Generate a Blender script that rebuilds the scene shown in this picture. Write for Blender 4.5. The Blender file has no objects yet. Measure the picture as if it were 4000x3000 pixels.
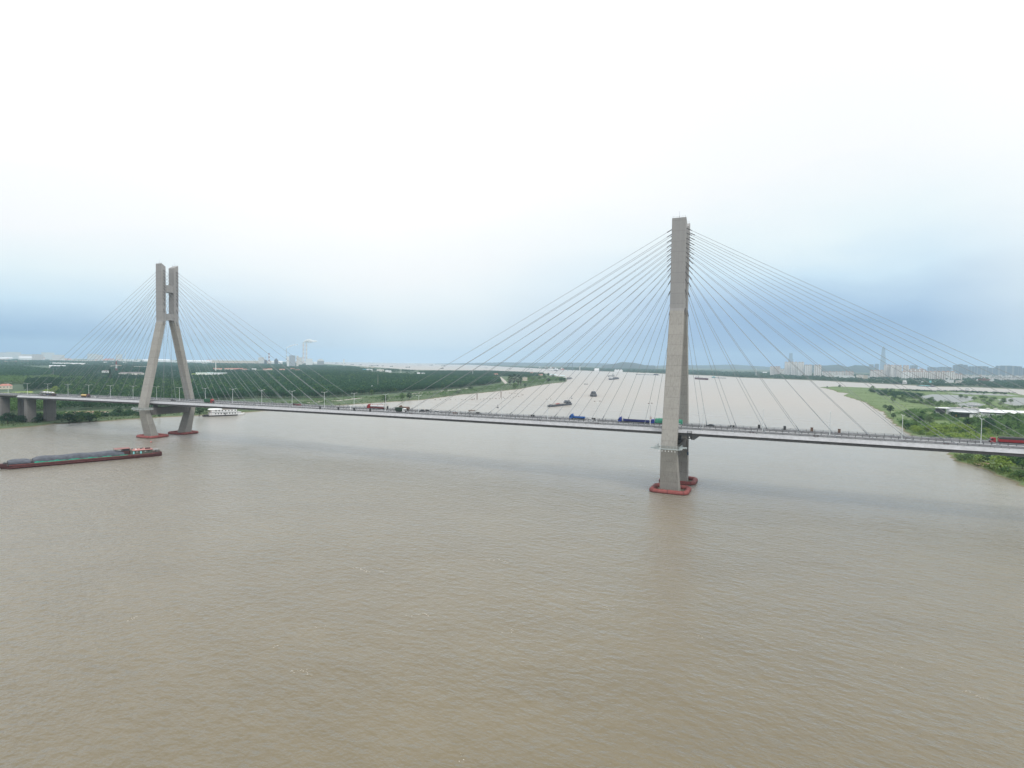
import bpy, bmesh, math, random
import numpy as np
from mathutils import Vector, Matrix
from mathutils.geometry import tessellate_polygon
C = bpy.context.scene.collection
SC = bpy.context.scene
R_ = math.radians
# ------------------------------------------------------------------ camera
F = 2255.886; CAM = Vector((514.016, -353.962, 72.613)); YAW, PITCH, ROLL = -0.430046, -0.0374988, -0.0151038
_f = Vector((math.sin(YAW)*math.cos(PITCH), math.cos(YAW)*math.cos(PITCH), math.sin(PITCH)))
_r = Vector((math.cos(YAW), -math.sin(YAW), 0)); _u = _r.cross(_f)
RT = math.cos(ROLL)*_r - math.sin(ROLL)*_u; UP = math.sin(ROLL)*_r + math.cos(ROLL)*_u; FW = _f
cam = bpy.data.cameras.new('camera'); cam.sensor_width = 36; cam.lens = 36*F/4000; cam.clip_start = 1; cam.clip_end = 90000
camo = bpy.data.objects.new('camera', cam); C.objects.link(camo); SC.camera = camo
camo.matrix_world = Matrix(((RT.x, UP.x, -FW.x, CAM.x), (RT.y, UP.y, -FW.y, CAM.y), (RT.z, UP.z, -FW.z, CAM.z), (0, 0, 0, 1)))
SC.view_settings.view_transform = 'Standard'; SC.view_settings.look = 'None'
SC.view_settings.exposure = 0.0; SC.view_settings.gamma = 1
SC.cycles.max_bounces = 6; SC.cycles.volume_bounces = 1; SC.cycles.transparent_max_bounces = 6
SC.cycles.use_denoising = True
# where things of the place stand (survey of the river bend, from the photographed view)
def ray(u, v): return RT*((u-2000)/F) + UP*((1500-v)/F) + FW
def at(u, v, z=0.0):
    d = ray(u, v); return CAM + d*((z-CAM.z)/d.z)
def atD(u, v, D): return CAM + ray(u, v)*D
def px(P):
    d = Vector(P)-CAM; w = d.dot(FW); return 2000+F*d.dot(RT)/w, 1500-F*d.dot(UP)/w, w
def lin(r, g, b):
    f = lambda c: (c/255/12.92 if c <= 10 else ((c/255+0.055)/1.055)**2.4)
    return (f(r), f(g), f(b), 1)
# ------------------------------------------------------------------ sky and sun
SUN_EL, SUN_AZ = R_(50), R_(122)          # azimuth clockwise from +Y
W = bpy.data.worlds.new('World'); SC.world = W; W.use_nodes = True
nt = W.node_tree; nt.nodes.clear(); L = nt.links
def N(t, **k):
    n = nt.nodes.new(t)
    for a, b in k.items(): setattr(n, a, b)
    return n
def M(op, a, b=None, clamp=False):
    n = N('ShaderNodeMath', operation=op); n.use_clamp = clamp
    for i, x in enumerate((a, b)):
        if x is None: continue
        if hasattr(x, 'links') or hasattr(x, 'is_output'): L.new(x, n.inputs[i])
        else: n.inputs[i].default_value = x
    return n.outputs[0]
def ramp(fac, stops, interp='LINEAR'):
    n = N('ShaderNodeValToRGB'); n.color_ramp.interpolation = interp; e = n.color_ramp.elements
    while len(e) < len(stops): e.new(0.5)
    for el, (p, c) in zip(e, stops):
        el.position = p; el.color = c if len(c) == 4 else (*c, 1)
    L.new(fac, n.inputs[0]); return n.outputs[0]
tc = N('ShaderNodeTexCoord'); sep = N('ShaderNodeSeparateXYZ'); L.new(tc.outputs['Generated'], sep.inputs[0])
el = M('ARCSINE', sep.outputs[2]); az = M('ARCTAN2', sep.outputs[0], sep.outputs[1])
azp = M('MULTIPLY', M('ADD', az, 1.6), 1/2.4, True)
nz = N('ShaderNodeTexNoise'); nz.inputs['Scale'].default_value = 3.2; nz.inputs['Detail'].default_value = 5
mp = N('ShaderNodeMapping'); mp.inputs['Scale'].default_value = (1, 1, 2.6); L.new(tc.outputs['Generated'], mp.inputs[0]); L.new(mp.outputs[0], nz.inputs['Vector'])
nv = M('SUBTRACT', nz.outputs['Fac'], 0.5)
g = lambda x: (x, x, x, 1)
dark = ramp(azp, [(0.0, g(.9)), (.185, g(1)), (.25, g(.80)), (.31, g(.50)), (.40, g(.13)), (.46, g(.18)), (.54, g(.55)), (.62, g(.92)), (.69, g(1)), (.745, g(.9)), (.785, g(.5)), (.86, g(.55))])
hgt = ramp(azp, [(.0, g(1.05)), (.2, g(1.05)), (.32, g(.95)), (.5, g(.7)), (.62, g(.62)), (.8, g(.60)), (1, g(.7))])
els = M('ADD', M('MULTIPLY', el, hgt), M('MULTIPLY', nv, 0.085))
elp = M('MULTIPLY', els, 2.0, True)
bright = ramp(elp, [(0, lin(226, 244, 253)), (.06, lin(236, 249, 255)), (.14, lin(247, 254, 255)), (.24, (1.02, 1.03, 1.03, 1)), (.42, (1.12, 1.12, 1.12, 1)), (.7, (1.3, 1.3, 1.3, 1)), (1, (1.35, 1.35, 1.35, 1))])
grey = ramp(elp, [(0, lin(132, 169, 212)), (.08, lin(142, 178, 216)), (.115, lin(168, 199, 229)), (.18, lin(211, 235, 250)), (.26, lin(238, 251, 255)), (.36, (1.0, 1.02, 1.03, 1)), (.52, (1.05, 1.06, 1.07, 1)), (.75, (1.28, 1.29, 1.3, 1)), (1, (1.35, 1.35, 1.35, 1))])
dk = M('ADD', dark, M('MULTIPLY', nv, 0.25), True)
mx = N('ShaderNodeMix', data_type='RGBA'); L.new(dk, mx.inputs[0]); L.new(bright, mx.inputs[6]); L.new(grey, mx.inputs[7])
bg1 = N('ShaderNodeBackground'); L.new(mx.outputs[2], bg1.inputs[0]); bg1.inputs[1].default_value = 1.04
sky = N('ShaderNodeTexSky'); sky.sky_type = 'NISHITA'; sky.sun_disc = False; sky.sun_elevation = SUN_EL; sky.sun_rotation = SUN_AZ
bg2 = N('ShaderNodeBackground'); L.new(sky.outputs[0], bg2.inputs[0]); bg2.inputs[1].default_value = 0.05
ms = N('ShaderNodeMixShader'); ms.inputs[0].default_value = 0.06
L.new(bg1.outputs[0], ms.inputs[1]); L.new(bg2.outputs[0], ms.inputs[2])
wo = N('ShaderNodeOutputWorld'); L.new(ms.outputs[0], wo.inputs[0])
sl = bpy.data.lights.new('sun', 'SUN'); sl.energy = 1.45; sl.angle = R_(12); sl.color = (1, .96, .9)
so = bpy.data.objects.new('sun', sl); C.objects.link(so)
sd = Vector((math.sin(SUN_AZ)*math.cos(SUN_EL), math.cos(SUN_AZ)*math.cos(SUN_EL), math.sin(SUN_EL)))
so.rotation_euler = sd.to_track_quat('Z', 'Y').to_euler()
# ------------------------------------------------------------------ helpers
rnd = random.Random(7)
ORD = ['first','second','third','fourth','fifth','sixth','seventh','eighth','ninth','tenth','eleventh','twelfth','thirteenth','fourteenth','fifteenth','sixteenth','seventeenth','eighteenth','nineteenth','twentieth']
TENS = ['','','twenty','thirty','forty','fifty','sixty','seventy']
def nth(i):
    if i < 20: return ORD[i]
    t, o = divmod(i+1, 10)
    return TENS[t][:-1]+'ieth' if o == 0 else TENS[t]+'-'+ORD[o-1]
def tag(o, label=None, cat=None, group=None, kind=None):
    if label: o['label'] = label
    if cat: o['category'] = cat
    if group: o['group'] = group
    if kind: o['kind'] = kind
    return o
def thing(name, label, cat, loc=(0, 0, 0), rz=0.0, group=None):
    o = bpy.data.objects.new(name, None); C.objects.link(o); o.empty_display_size = 0.5
    o.location = loc; o.rotation_euler = (0, 0, rz); return tag(o, label, cat, group)
class MB:
    def __init__(s): s.v = []; s.f = []; s.m = []
    def add(s, vs, fs, mi=0):
        b = len(s.v); s.v += [tuple(x) for x in vs]; s.f += [tuple(b+i for i in f) for f in fs]; s.m += [mi]*len(fs); return s
    def box(s, x0, x1, y0, y1, z0, z1, mi=0, tx=0.0, ty=0.0):
        vs = [(x0, y0, z0), (x1, y0, z0), (x1, y1, z0), (x0, y1, z0), (x0+tx, y0+ty, z1), (x1-tx, y0+ty, z1), (x1-tx, y1-ty, z1), (x0+tx, y1-ty, z1)]
        return s.add(vs, [(0, 3, 2, 1), (4, 5, 6, 7), (0, 1, 5, 4), (1, 2, 6, 5), (2, 3, 7, 6), (3, 0, 4, 7)], mi)
    def loft(s, rings, mi=0, cap=True, closed=True):
        n = len(rings[0]); vs = [p for r in rings for p in r]; fs = []
        for i in range(len(rings)-1):
            for j in range(n if closed else n-1):
                k = (j+1) % n; fs.append((i*n+j, i*n+k, (i+1)*n+k, (i+1)*n+j))
        if cap and closed: fs += [tuple(range(n-1, -1, -1)), tuple((len(rings)-1)*n+j for j in range(n))]
        return s.add(vs, fs, mi)
    def extr(s, prof, axis, a, b, mi=0):          # prof: 2d closed profile; axis 'x': (y,z), 'y': (x,z)
        f = (lambda t, p: (t, p[0], p[1])) if axis == 'x' else (lambda t, p: (p[0], t, p[1]))
        return s.loft([[f(a, p) for p in prof], [f(b, p) for p in prof]], mi)
    def tube(s, pts, r, n=6, mi=0, cap=True):
        pts = [Vector(p) for p in pts]; rings = []
        rr = r if isinstance(r, (list, tuple)) else [r]*len(pts)
        for i, p in enumerate(pts):
            d = (pts[min(i+1, len(pts)-1)]-pts[max(i-1, 0)]).normalized()
            a = d.cross(Vector((0, 0, 1)) if abs(d.z) < .95 else Vector((1, 0, 0))).normalized(); b = d.cross(a)
            rings.append([p+(a*math.cos(2*math.pi*k/n)+b*math.sin(2*math.pi*k/n))*rr[i] for k in range(n)])
        return s.loft(rings, mi, cap)
    def build(s, name, mats, parent=None, label=None, smooth=False, kind=None):
        me = bpy.data.meshes.new(name); me.from_pydata(s.v, [], s.f)
        mats = mats if isinstance(mats, (list, tuple)) else [mats]
        for m in mats: me.materials.append(m)
        if len(mats) > 1: me.polygons.foreach_set('material_index', s.m)
        bm = bmesh.new(); bm.from_mesh(me); bmesh.ops.recalc_face_normals(bm, faces=bm.faces); bm.to_mesh(me); bm.free()
        if smooth: me.polygons.foreach_set('use_smooth', [True]*len(me.polygons))
        o = bpy.data.objects.new(name, me); C.objects.link(o)
        if parent: o.parent = parent
        if label: o['label'] = label
        if kind: o['kind'] = kind
        return o
def np_mesh(name, V, quads, mat):
    me = bpy.data.meshes.new(name); n = len(quads)
    me.vertices.add(len(V)); me.vertices.foreach_set('co', np.ascontiguousarray(V, dtype=np.float32).ravel())
    me.loops.add(n*4); me.loops.foreach_set('vertex_index', np.ascontiguousarray(quads, dtype=np.int32).ravel())
    me.polygons.add(n); me.polygons.foreach_set('loop_start', np.arange(0, 4*n, 4, dtype=np.int32)); me.update(calc_edges=True)
    me.materials.append(mat); return me
def link(name, me, parent=None):
    o = bpy.data.objects.new(name, me); C.objects.link(o)
    if parent: o.parent = parent
    return o
def copy_tree(o, parent=None):
    c = o.copy(); C.objects.link(c); c.parent = parent
    for ch in list(o.children): copy_tree(ch, c)
    return c
# ------------------------------------------------------------------ materials
class Mat:
    def __init__(s, name):
        s.m = bpy.data.materials.new(name); s.m.use_nodes = True; s.t = s.m.node_tree; s.b = s.t.nodes['Principled BSDF']; s.L = s.t.links
        s.co = None
    def n(s, t, **k):
        n = s.t.nodes.new(t)
        for a, b in k.items(): setattr(n, a, b)
        return n
    def coord(s, kind='Object', scale=(1, 1, 1)):
        c = s.n('ShaderNodeTexCoord'); m = s.n('ShaderNodeMapping'); m.inputs['Scale'].default_value = scale
        s.L.new(c.outputs[kind], m.inputs[0]); return m.outputs[0]
    def noise(s, vec, scale, detail=4, rough=.6):
        n = s.n('ShaderNodeTexNoise'); n.inputs['Scale'].default_value = scale; n.inputs['Detail'].default_value = detail; n.inputs['Roughness'].default_value = rough
        s.L.new(vec, n.inputs['Vector']); return n.outputs['Fac']
    def ramp(s, fac, stops, interp='LINEAR'):
        n = s.n('ShaderNodeValToRGB'); n.color_ramp.interpolation = interp; e = n.color_ramp.elements
        while len(e) < len(stops): e.new(.5)
        for q, (p, c) in zip(e, stops): q.position = p; q.color = (*c, 1) if len(c) == 3 else c
        s.L.new(fac, n.inputs[0]); return n.outputs[0]
    def mix(s, fac, a, b, bt='MIX'):
        n = s.n('ShaderNodeMix', data_type='RGBA', blend_type=bt)
        for i, x in ((0, fac), (6, a), (7, b)):
            if isinstance(x, (int, float)): n.inputs[i].default_value = x
            elif isinstance(x, tuple): n.inputs[i].default_value = (*x, 1) if len(x) == 3 else x
            else: s.L.new(x, n.inputs[i])
        return n.outputs[2]
    def math(s, op, a, b=None, clamp=False):
        n = s.n('ShaderNodeMath', operation=op); n.use_clamp = clamp
        for i, x in enumerate((a, b)):
            if x is None: continue
            if isinstance(x, (int, float)): n.inputs[i].default_value = x
            else: s.L.new(x, n.inputs[i])
        return n.outputs[0]
    def bump(s, h, strength, dist=1.0, prev=None):
        n = s.n('ShaderNodeBump'); n.inputs['Strength'].default_value = strength; n.inputs['Distance'].default_value = dist
        s.L.new(h, n.inputs['Height'])
        if prev: s.L.new(prev, n.inputs['Normal'])
        return n.outputs[0]
    def set(s, col=None, rough=None, normal=None, **k):
        if col is not None:
            if isinstance(col, tuple): s.b.inputs['Base Color'].default_value = (*col[:3], 1)
            else: s.L.new(col, s.b.inputs['Base Color'])
        if rough is not None:
            if isinstance(rough, (int, float)): s.b.inputs['Roughness'].default_value = rough
            else: s.L.new(rough, s.b.inputs['Roughness'])
        if normal is not None: s.L.new(normal, s.b.inputs['Normal'])
        for a, b in k.items(): s.b.inputs[a.replace('_', ' ')].default_value = b
        return s.m
def paint(name, col, rough=.5, var=.25, scale=.6, metal=0.0):
    m = Mat(name); v = m.coord(); f = m.noise(v, scale, 5, .65)
    c = m.ramp(f, [(.3, tuple(x*(1-var) for x in col)), (.7, tuple(min(1, x*(1+var*.6)) for x in col))])
    return m.set(c, rough, Metallic=metal)
def leafmat(name, c0, c1, c2, scale=.25, rnd_amt=.5):
    m = Mat(name); v = m.coord('Object'); f = m.noise(v, scale, 2, .6)
    g_ = m.n('ShaderNodeNewGeometry'); oi = m.n('ShaderNodeObjectInfo')
    f2 = m.math('ADD', m.math('MULTIPLY', g_.outputs['Random Per Island'], rnd_amt), m.math('MULTIPLY', f, 1-rnd_amt))
    f3 = m.math('ADD', f2, m.math('MULTIPLY', m.math('SUBTRACT', oi.outputs['Random'], .5), .3))
    c = m.ramp(f3, [(.2, c0), (.5, c1), (.8, c2)])
    tr = m.n('ShaderNodeBsdfTranslucent'); m.L.new(c, tr.inputs[0]); df = m.n('ShaderNodeBsdfDiffuse'); m.L.new(c, df.inputs[0])
    mx_ = m.n('ShaderNodeMixShader'); mx_.inputs[0].default_value = .42; m.L.new(df.outputs[0], mx_.inputs[1]); m.L.new(tr.outputs[0], mx_.inputs[2])
    m.L.new(mx_.outputs[0], m.t.nodes['Material Output'].inputs['Surface']); return m.m
def concrete(name, c_lo, c_hi, lift=6.0, zsplit=None, c_hi2=None):
    m = Mat(name); v = m.coord(); s_ = m.n('ShaderNodeSeparateXYZ'); m.L.new(v, s_.inputs[0]); z = s_.outputs[2]
    fr = m.math('FRACT', m.math('DIVIDE', z, lift)); line = m.math('LESS_THAN', fr, .035)
    fl = m.math('FLOOR', m.math('DIVIDE', z, lift)); wn = m.n('ShaderNodeTexWhiteNoise', noise_dimensions='1D'); m.L.new(fl, wn.inputs['W'])
    st = m.noise(m.coord('Object', (1.6, 1.6, .05)), 1.0, 4, .7); fine = m.noise(v, .9, 5, .7)
    t = m.math('ADD', m.math('MULTIPLY', st, .6), m.math('ADD', m.math('MULTIPLY', fine, .33), m.math('MULTIPLY', wn.outputs[0], .07)))
    c = m.ramp(t, [(.34, c_lo), (.52, tuple(.3*a+.7*b for a, b in zip(c_lo, c_hi))), (.66, c_hi)])
    if zsplit:
        c2 = m.ramp(t, [(.3, tuple(x*.8 for x in c_hi2)), (.62, c_hi2)])
        k = m.math('MULTIPLY', m.math('SUBTRACT', z, zsplit-.3), 1.5, True); c = m.mix(k, c, c2)
    c = m.mix(m.math('MULTIPLY', line, .3), c, (.09, .085, .08))
    return m.set(c, .85, m.bump(fine, .15, .2))
MT = {}
MT['conc_tower'] = concrete('tower_concrete', (.25, .242, .222), (.368, .356, .328), 6.0, 104.0, (.335, .334, .332))
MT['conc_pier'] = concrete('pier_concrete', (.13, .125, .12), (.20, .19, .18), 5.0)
MT['conc'] = paint('plain_concrete', (.33, .32, .3), .85, .2, .8)
MT['asphalt'] = paint('asphalt', (.092, .092, .096), 1.0, .25, .3); MT['asphalt'].node_tree.nodes['Principled BSDF'].inputs['Specular IOR Level'].default_value = .15
MT['white'] = paint('white_paint', (.74, .75, .75), .5, .08)
MT['fairing'] = paint('fairing_paint', (.43, .44, .46), .55, .2, .5); MT['kerb'] = paint('kerb_white', (.60, .62, .63), .7, .15, .8)
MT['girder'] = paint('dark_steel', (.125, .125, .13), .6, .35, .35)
MT['rail'] = paint('rail_paint', (.30, .31, .33), .5, .15)
MT['post'] = paint('post_paint', (.10, .12, .12), .5, .15)
MT['cable'] = paint('cable_sheath', (.25, .275, .295), .45, .1)
MT['socket'] = paint('anchor_steel', (.09, .09, .10), .5, .2)
MT['lamp'] = paint('lamp_paint', (.66, .70, .70), .4, .06)
def floatmat():
    m = Mat('weathered_red_float'); v = m.coord(); a = m.noise(v, .45, 6, .7); b = m.noise(v, 2.2, 4, .7); s_ = m.n('ShaderNodeSeparateXYZ'); m.L.new(v, s_.inputs[0])
    c = m.ramp(m.math('ADD', m.math('MULTIPLY', a, .6), m.math('MULTIPLY', b, .4)), [(.32, (.13, .040, .036)), (.5, (.26, .065, .06)), (.66, (.34, .125, .11))])
    tide = m.math('MULTIPLY', m.math('SUBTRACT', m.math('ADD', .25, m.math('MULTIPLY', b, .5)), s_.outputs[2]), 3.0, True)
    return m.set(m.mix(m.math('MULTIPLY', tide, .85), c, (.06, .045, .035)), .7, m.bump(b, .4, .15))
MT['red_float'] = floatmat()
MT['red'] = paint('red_paint', (.30, .028, .032), .4, .15)
MT['dkred'] = paint('dark_red_paint', (.082, .024, .025), .6, .35)
MT['black'] = paint('black_rubber', (.018, .018, .019), .7, .2)
MT['dark'] = paint('dark_grey', (.045, .047, .05), .6, .25)
MT['glass'] = Mat('dark_glass').set((.03, .04, .05), .08)
MT['grey'] = paint('grey_paint', (.30, .31, .32), .5, .15)
MT['silver'] = paint('silver_metal', (.62, .62, .62), .3, .1, .6, .6)
MT['green'] = paint('green_tarp', (.035, .12, .065), .7, .25)
MT['dkgreen'] = paint('dark_green_tarp', (.022, .045, .03), .7, .25)
MT['tarpgreen'] = paint('bright_green_tarp', (.05, .26, .17), .7, .3, .8)
MT['netgreen'] = paint('turquoise_net', (.03, .36, .24), .7, .35, .5)
MT['blue'] = paint('blue_paint', (.028, .12, .38), .45, .2)
MT['navy'] = paint('navy_paint', (.025, .035, .16), .45, .2)
MT['cabblue'] = paint('cab_blue_paint', (.025, .05, .30), .35, .15)
MT['yellow'] = paint('pale_yellow_paint', (.62, .45, .16), .4, .12)
MT['pink'] = paint('faded_pink_paint', (.46, .20, .18), .7, .2, .5)
MT['olive'] = paint('olive_deck_paint', (.085, .10, .075), .75, .3, .5)
MT['tarp'] = paint('grey_tarpaulin', (.088, .10, .125), .7, .45, .4)
MT['aqua'] = paint('aqua_paint', (.25, .66, .68), .5, .1)
MT['brown'] = paint('brown_goods', (.16, .10, .075), .8, .3)
MT['roofred'] = paint('red_tile', (.46, .20, .16), .8, .25, .2)
MT['roofgrey'] = paint('grey_tile', (.19, .17, .17), .85, .25, .2)
MT['plaster'] = paint('pale_plaster', (.62, .60, .56), .85, .15, .1)
MT['shed'] = paint('white_sheet_roof', (.72, .74, .76), .5, .1, .05)
MT['cream'] = paint('cream_render', (.60, .53, .44), .85, .12, .08)
MT['bluefac'] = paint('cyan_cladding', (.18, .55, .72), .6, .1)
MT['earth'] = paint('bare_earth', (.30, .20, .14), .95, .35, .15)
MT['bark'] = paint('bark', (.09, .07, .055), .95, .3)
MT['aptroof'] = paint('pale_terracotta', (.46, .33, .29), .8, .2, .2)
MT['gallery'] = paint('gallery_grey', (.40, .45, .45), .6, .15)
MT['strake'] = paint('worn_strake', (.19, .06, .058), .7, .4, .5)
MT['canopy'] = paint('faded_canopy', (.30, .14, .13), .8, .25, .5)
MT['aptrib'] = paint('bright_white_render', (.86, .86, .85), .7, .05)
MT['ship_dk'] = paint('ship_grey', (.085, .095, .115), .7, .25)
MT['ship_rb'] = paint('ship_plum', (.13, .065, .07), .7, .25)
MT['pipe'] = paint('slate_blue', (.12, .17, .24), .7, .2)
# ------------------------------------------------------------------ the setting: river, banks, hills
SHW = .44
def river_mat():
    m = Mat('river_water'); v = m.coord('Object'); geo = m.n('ShaderNodeNewGeometry')
    big = m.noise(m.coord('Object', (.012, .02, 1)), 1.0, 4, .6); mid = m.noise(m.coord('Object', (.05, .09, 1)), 1.0, 4, .65)
    mud = m.ramp(m.math('ADD', m.math('MULTIPLY', big, .6), m.math('MULTIPLY', mid, .4)), [(.32, (.140, .115, .065)), (.68, (.178, .148, .087))])
    # wind chop, three lengths, crests across the stream
    vv = m.coord('Object', (1, 1.0, 1)); rot = m.n('ShaderNodeMapping'); rot.inputs['Rotation'].default_value = (0, 0, R_(24)); rot.inputs['Scale'].default_value = (.6, .95, 1); m.L.new(vv, rot.inputs[0])
    w1 = m.noise(rot.outputs[0], .5, 2, .5); w2 = m.noise(rot.outputs[0], 1.3, 3, .6); w3 = m.noise(rot.outputs[0], .14, 2, .5)
    patch = m.noise(m.coord('Object', (.011, .02, 1)), 1.0, 3, .6)
    amp = m.math('ADD', .45, m.math('MULTIPLY', patch, 1.1))
    h = m.math('ADD', m.math('MULTIPLY', w1, 1.0), m.math('ADD', m.math('MULTIPLY', w2, .4), m.math('MULTIPLY', w3, .9)))
    ps = m.n('ShaderNodeSeparateXYZ'); m.L.new(v, ps.inputs[0])      # wind-ruffled reach on the near side of the bridge, calmer beyond
    ruf = m.math('MULTIPLY', m.math('SUBTRACT', m.math('SUBTRACT', m.math('MULTIPLY', big, 90.0), 0.0), ps.outputs[1]), .008, True)
    amp = m.math('MULTIPLY', amp, m.math('ADD', .75, m.math('MULTIPLY', ruf, 1.7)))
    h = m.math('MULTIPLY', h, amp)
    nb = m.bump(h, .38, 1.15)
    # foam lines
    fo = m.noise(m.coord('Object', (.035, .16, 1)), 1.0, 5, .72); gate = m.noise(m.coord('Object', (.006, .008, 1)), 1.0, 2, .5)
    foam = m.math('MULTIPLY', m.math('GREATER_THAN', fo, .73), m.math('GREATER_THAN', gate, .55))
    col = m.mix(m.math('MULTIPLY', foam, .7), mud, (.62, .58, .52))
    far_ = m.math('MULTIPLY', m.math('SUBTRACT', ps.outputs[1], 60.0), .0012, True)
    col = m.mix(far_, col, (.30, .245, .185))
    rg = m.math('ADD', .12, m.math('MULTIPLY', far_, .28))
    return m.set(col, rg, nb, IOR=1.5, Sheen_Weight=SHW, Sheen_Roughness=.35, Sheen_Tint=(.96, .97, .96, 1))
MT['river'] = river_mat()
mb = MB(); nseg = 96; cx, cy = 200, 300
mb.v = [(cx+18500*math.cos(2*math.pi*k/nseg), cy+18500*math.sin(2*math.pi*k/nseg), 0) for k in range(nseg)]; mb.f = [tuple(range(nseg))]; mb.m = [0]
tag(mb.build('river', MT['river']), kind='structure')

def land_mat(name, a, b, c, s1=.02, s2=.4, soil=(.20, .155, .105)):
    m = Mat(name); v = m.coord('Object'); n1 = m.noise(v, s1, 6, .65); n2 = m.noise(v, s2, 4, .7)
    t = m.math('ADD', m.math('MULTIPLY', n1, .65), m.math('MULTIPLY', n2, .35))
    col = m.ramp(t, [(.30, a), (.5, b), (.68, c)])
    g_ = m.n('ShaderNodeNewGeometry'); s_ = m.n('ShaderNodeSeparateXYZ'); m.L.new(g_.outputs['Position'], s_.inputs[0])
    wet = m.math('SUBTRACT', 1.0, m.math('MULTIPLY', m.math('SUBTRACT', s_.outputs[2], .25), 1.3, True))
    col = m.mix(m.math('MULTIPLY', wet, .8), col, soil)
    return m.set(col, .95, m.bump(n2, .5, .6))
MT['meadow'] = land_mat('meadow_grass', (.070, .118, .042), (.118, .180, .060), (.18, .225, .09), .02, .5)
MT['plain'] = land_mat('far_fields', (.030, .055, .030), (.060, .090, .045), (.13, .15, .085), .006, .05)
def rough_line(pts, step, amp, r):
    out = []
    for (a, b) in zip(pts, pts[1:]+pts[:1]):
        a = Vector(a); b = Vector(b); d = (b-a).length; n = max(1, min(24, int(d/step)))
        nrm = Vector((-(b-a).y, (b-a).x)).normalized() if d > 0 else Vector((0, 0))
        for i in range(n):
            k = amp*min(1, d/step/3)*(r.random()-.5)*2 if i else amp*.4*(r.random()-.5)
            out.append(a.lerp(b, i/n)+nrm*k)
    return out
def land(name, pts, z, mat, step=14, amp=2.5, skirt=4, seed=1):
    r = random.Random(seed); P = rough_line([p[:2] for p in pts], step, amp, r)
    area = sum(a.x*b.y-b.x*a.y for a, b in zip(P, P[1:]+P[:1]))
    if area < 0: P.reverse()
    n = len(P); tri = tessellate_polygon([[Vector((p.x, p.y, 0)) for p in P]])
    mb = MB(); out = []
    for i, p in enumerate(P):
        d = (P[(i+1) % n]-P[i-1]).normalized(); out.append(p+Vector((d.y, -d.x))*skirt)
    mb.add([(p.x, p.y, z) for p in P]+[(p.x, p.y, -.6) for p in out], [tuple(t) for t in tri]+[(i, (i+1) % n, n+(i+1) % n, n+i) for i in range(n)])
    o = mb.build(name, mat); tag(o, kind='structure'); return P
G = lambda L_: [at(u, v, 0) for u, v in L_]
left_front = [(0, 1676), (60, 1671), (150, 1663), (200, 1656), (330, 1649), (430, 1643), (530, 1636), (640, 1628), (760, 1623), (900, 1613), (1000, 1607), (1200, 1592), (1400, 1577), (1519, 1570), (1631, 1563), (1800, 1541), (1913, 1531), (2026, 1519.5), (2080, 1508), (2150, 1498), (2180, 1495), (2207, 1492)]
left_back = [(2211, 1484), (2207, 1473), (2139, 1460), (2048, 1453), (1913, 1447.5), (1800, 1447), (1617, 1445.5), (1454, 1434.5), (1350, 1427), (1264, 1421.5)]
lf = G(left_front); lb = G(left_back)
LEFT = [p for p in lf]+[p for p in lb]+[Vector((-11500, 10500, 0)), Vector((-13000, 11500, 0)), Vector((-14500, -300, 0)), Vector((-700, -260, 0)), Vector((-260, -120, 0))]
MT['bank'] = land_mat('bank_grass', (.042, .076, .032), (.068, .112, .043), (.11, .142, .064), .03, .5)
land('riverbank', LEFT, 1.4, MT['bank'], 9, 3.5, 7, 3)
far_front = [(1840, 1424.5), (2000, 1434), (2204, 1444.5), (2297, 1448.5), (2416, 1452.5), (2597, 1460), (2796, 1468.5), (2900, 1475), (3171, 1485.5), (3300, 1492), (3417, 1498), (3542, 1504), (3654, 1510), (3815, 1513), (4000, 1521), (4350, 1545)]
ff = G(far_front)
FAR = [Vector((-7000, 14500, 0))]+[p for p in ff]+[Vector((5200, 1400, 0)), Vector((11000, 4000, 0)), Vector((11000, 12000, 0)), Vector((-2000, 17500, 0))]
land('far_shore', FAR, 2.5, MT['plain'], 60, 8, 10, 5)
spit = [(3207, 1513.6), (3234, 1518), (3262, 1525), (3280, 1533), (3325, 1537), (3302, 1546), (3345, 1559), (3390, 1573), (3417, 1591), (3472, 1617), (3467, 1625), (3507, 1658), (3553, 1690), (3640, 1735), (3725, 1771), (3727, 1788), (3761, 1807), (3816, 1819), (3860, 1833), (3903, 1857), (3950, 1872), (4000, 1890), (4100, 1940)]
spit_back = [(4100, 1552), (4000, 1546), (3953, 1537), (3754, 1530), (3700, 1528.5), (3640, 1528.5), (3535, 1521.5), (3390, 1516), (3270, 1511)]
SPIT = G(spit)+[Vector((730, 40, 0)), Vector((1050, -60, 0)), Vector((2600, 700, 0))]+G(spit_back)
land('riverside_spit', SPIT, 1.5, MT['meadow'], 8, 3.8, 5, 8)
# standing water on the spit, sheets just above the ground
MT['pond'] = Mat('pond_water').set((.20, .205, .185), .35, IOR=1.33)
PONDS = []
def pond(L_, seed, z=1.51):
    PONDS.append([(p.x, p.y) for p in [at(u, v, z) for u, v in L_]])
    P = rough_line([p[:2] for p in [at(u, v, z) for u, v in L_]], 12, 5, random.Random(seed)); mb = MB()
    tri = tessellate_polygon([[Vector((p.x, p.y, 0)) for p in P]]); mb.add([(p.x, p.y, z) for p in P], [tuple(t) for t in tri])
    tag(mb.build('pond', MT['pond']), kind='structure')
pond([(3585, 1550), (3640, 1540), (3740, 1543), (3810, 1550), (3800, 1562), (3750, 1574), (3680, 1570), (3620, 1560)], 1)
pond([(3900, 1560), (3960, 1552), (4040, 1556), (4080, 1585), (3990, 1588), (3930, 1578)], 2)
pond([(3700, 1533.5), (3760, 1533), (3930, 1539.5), (3980, 1546), (3900, 1545), (3760, 1539.5)], 4)
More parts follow.
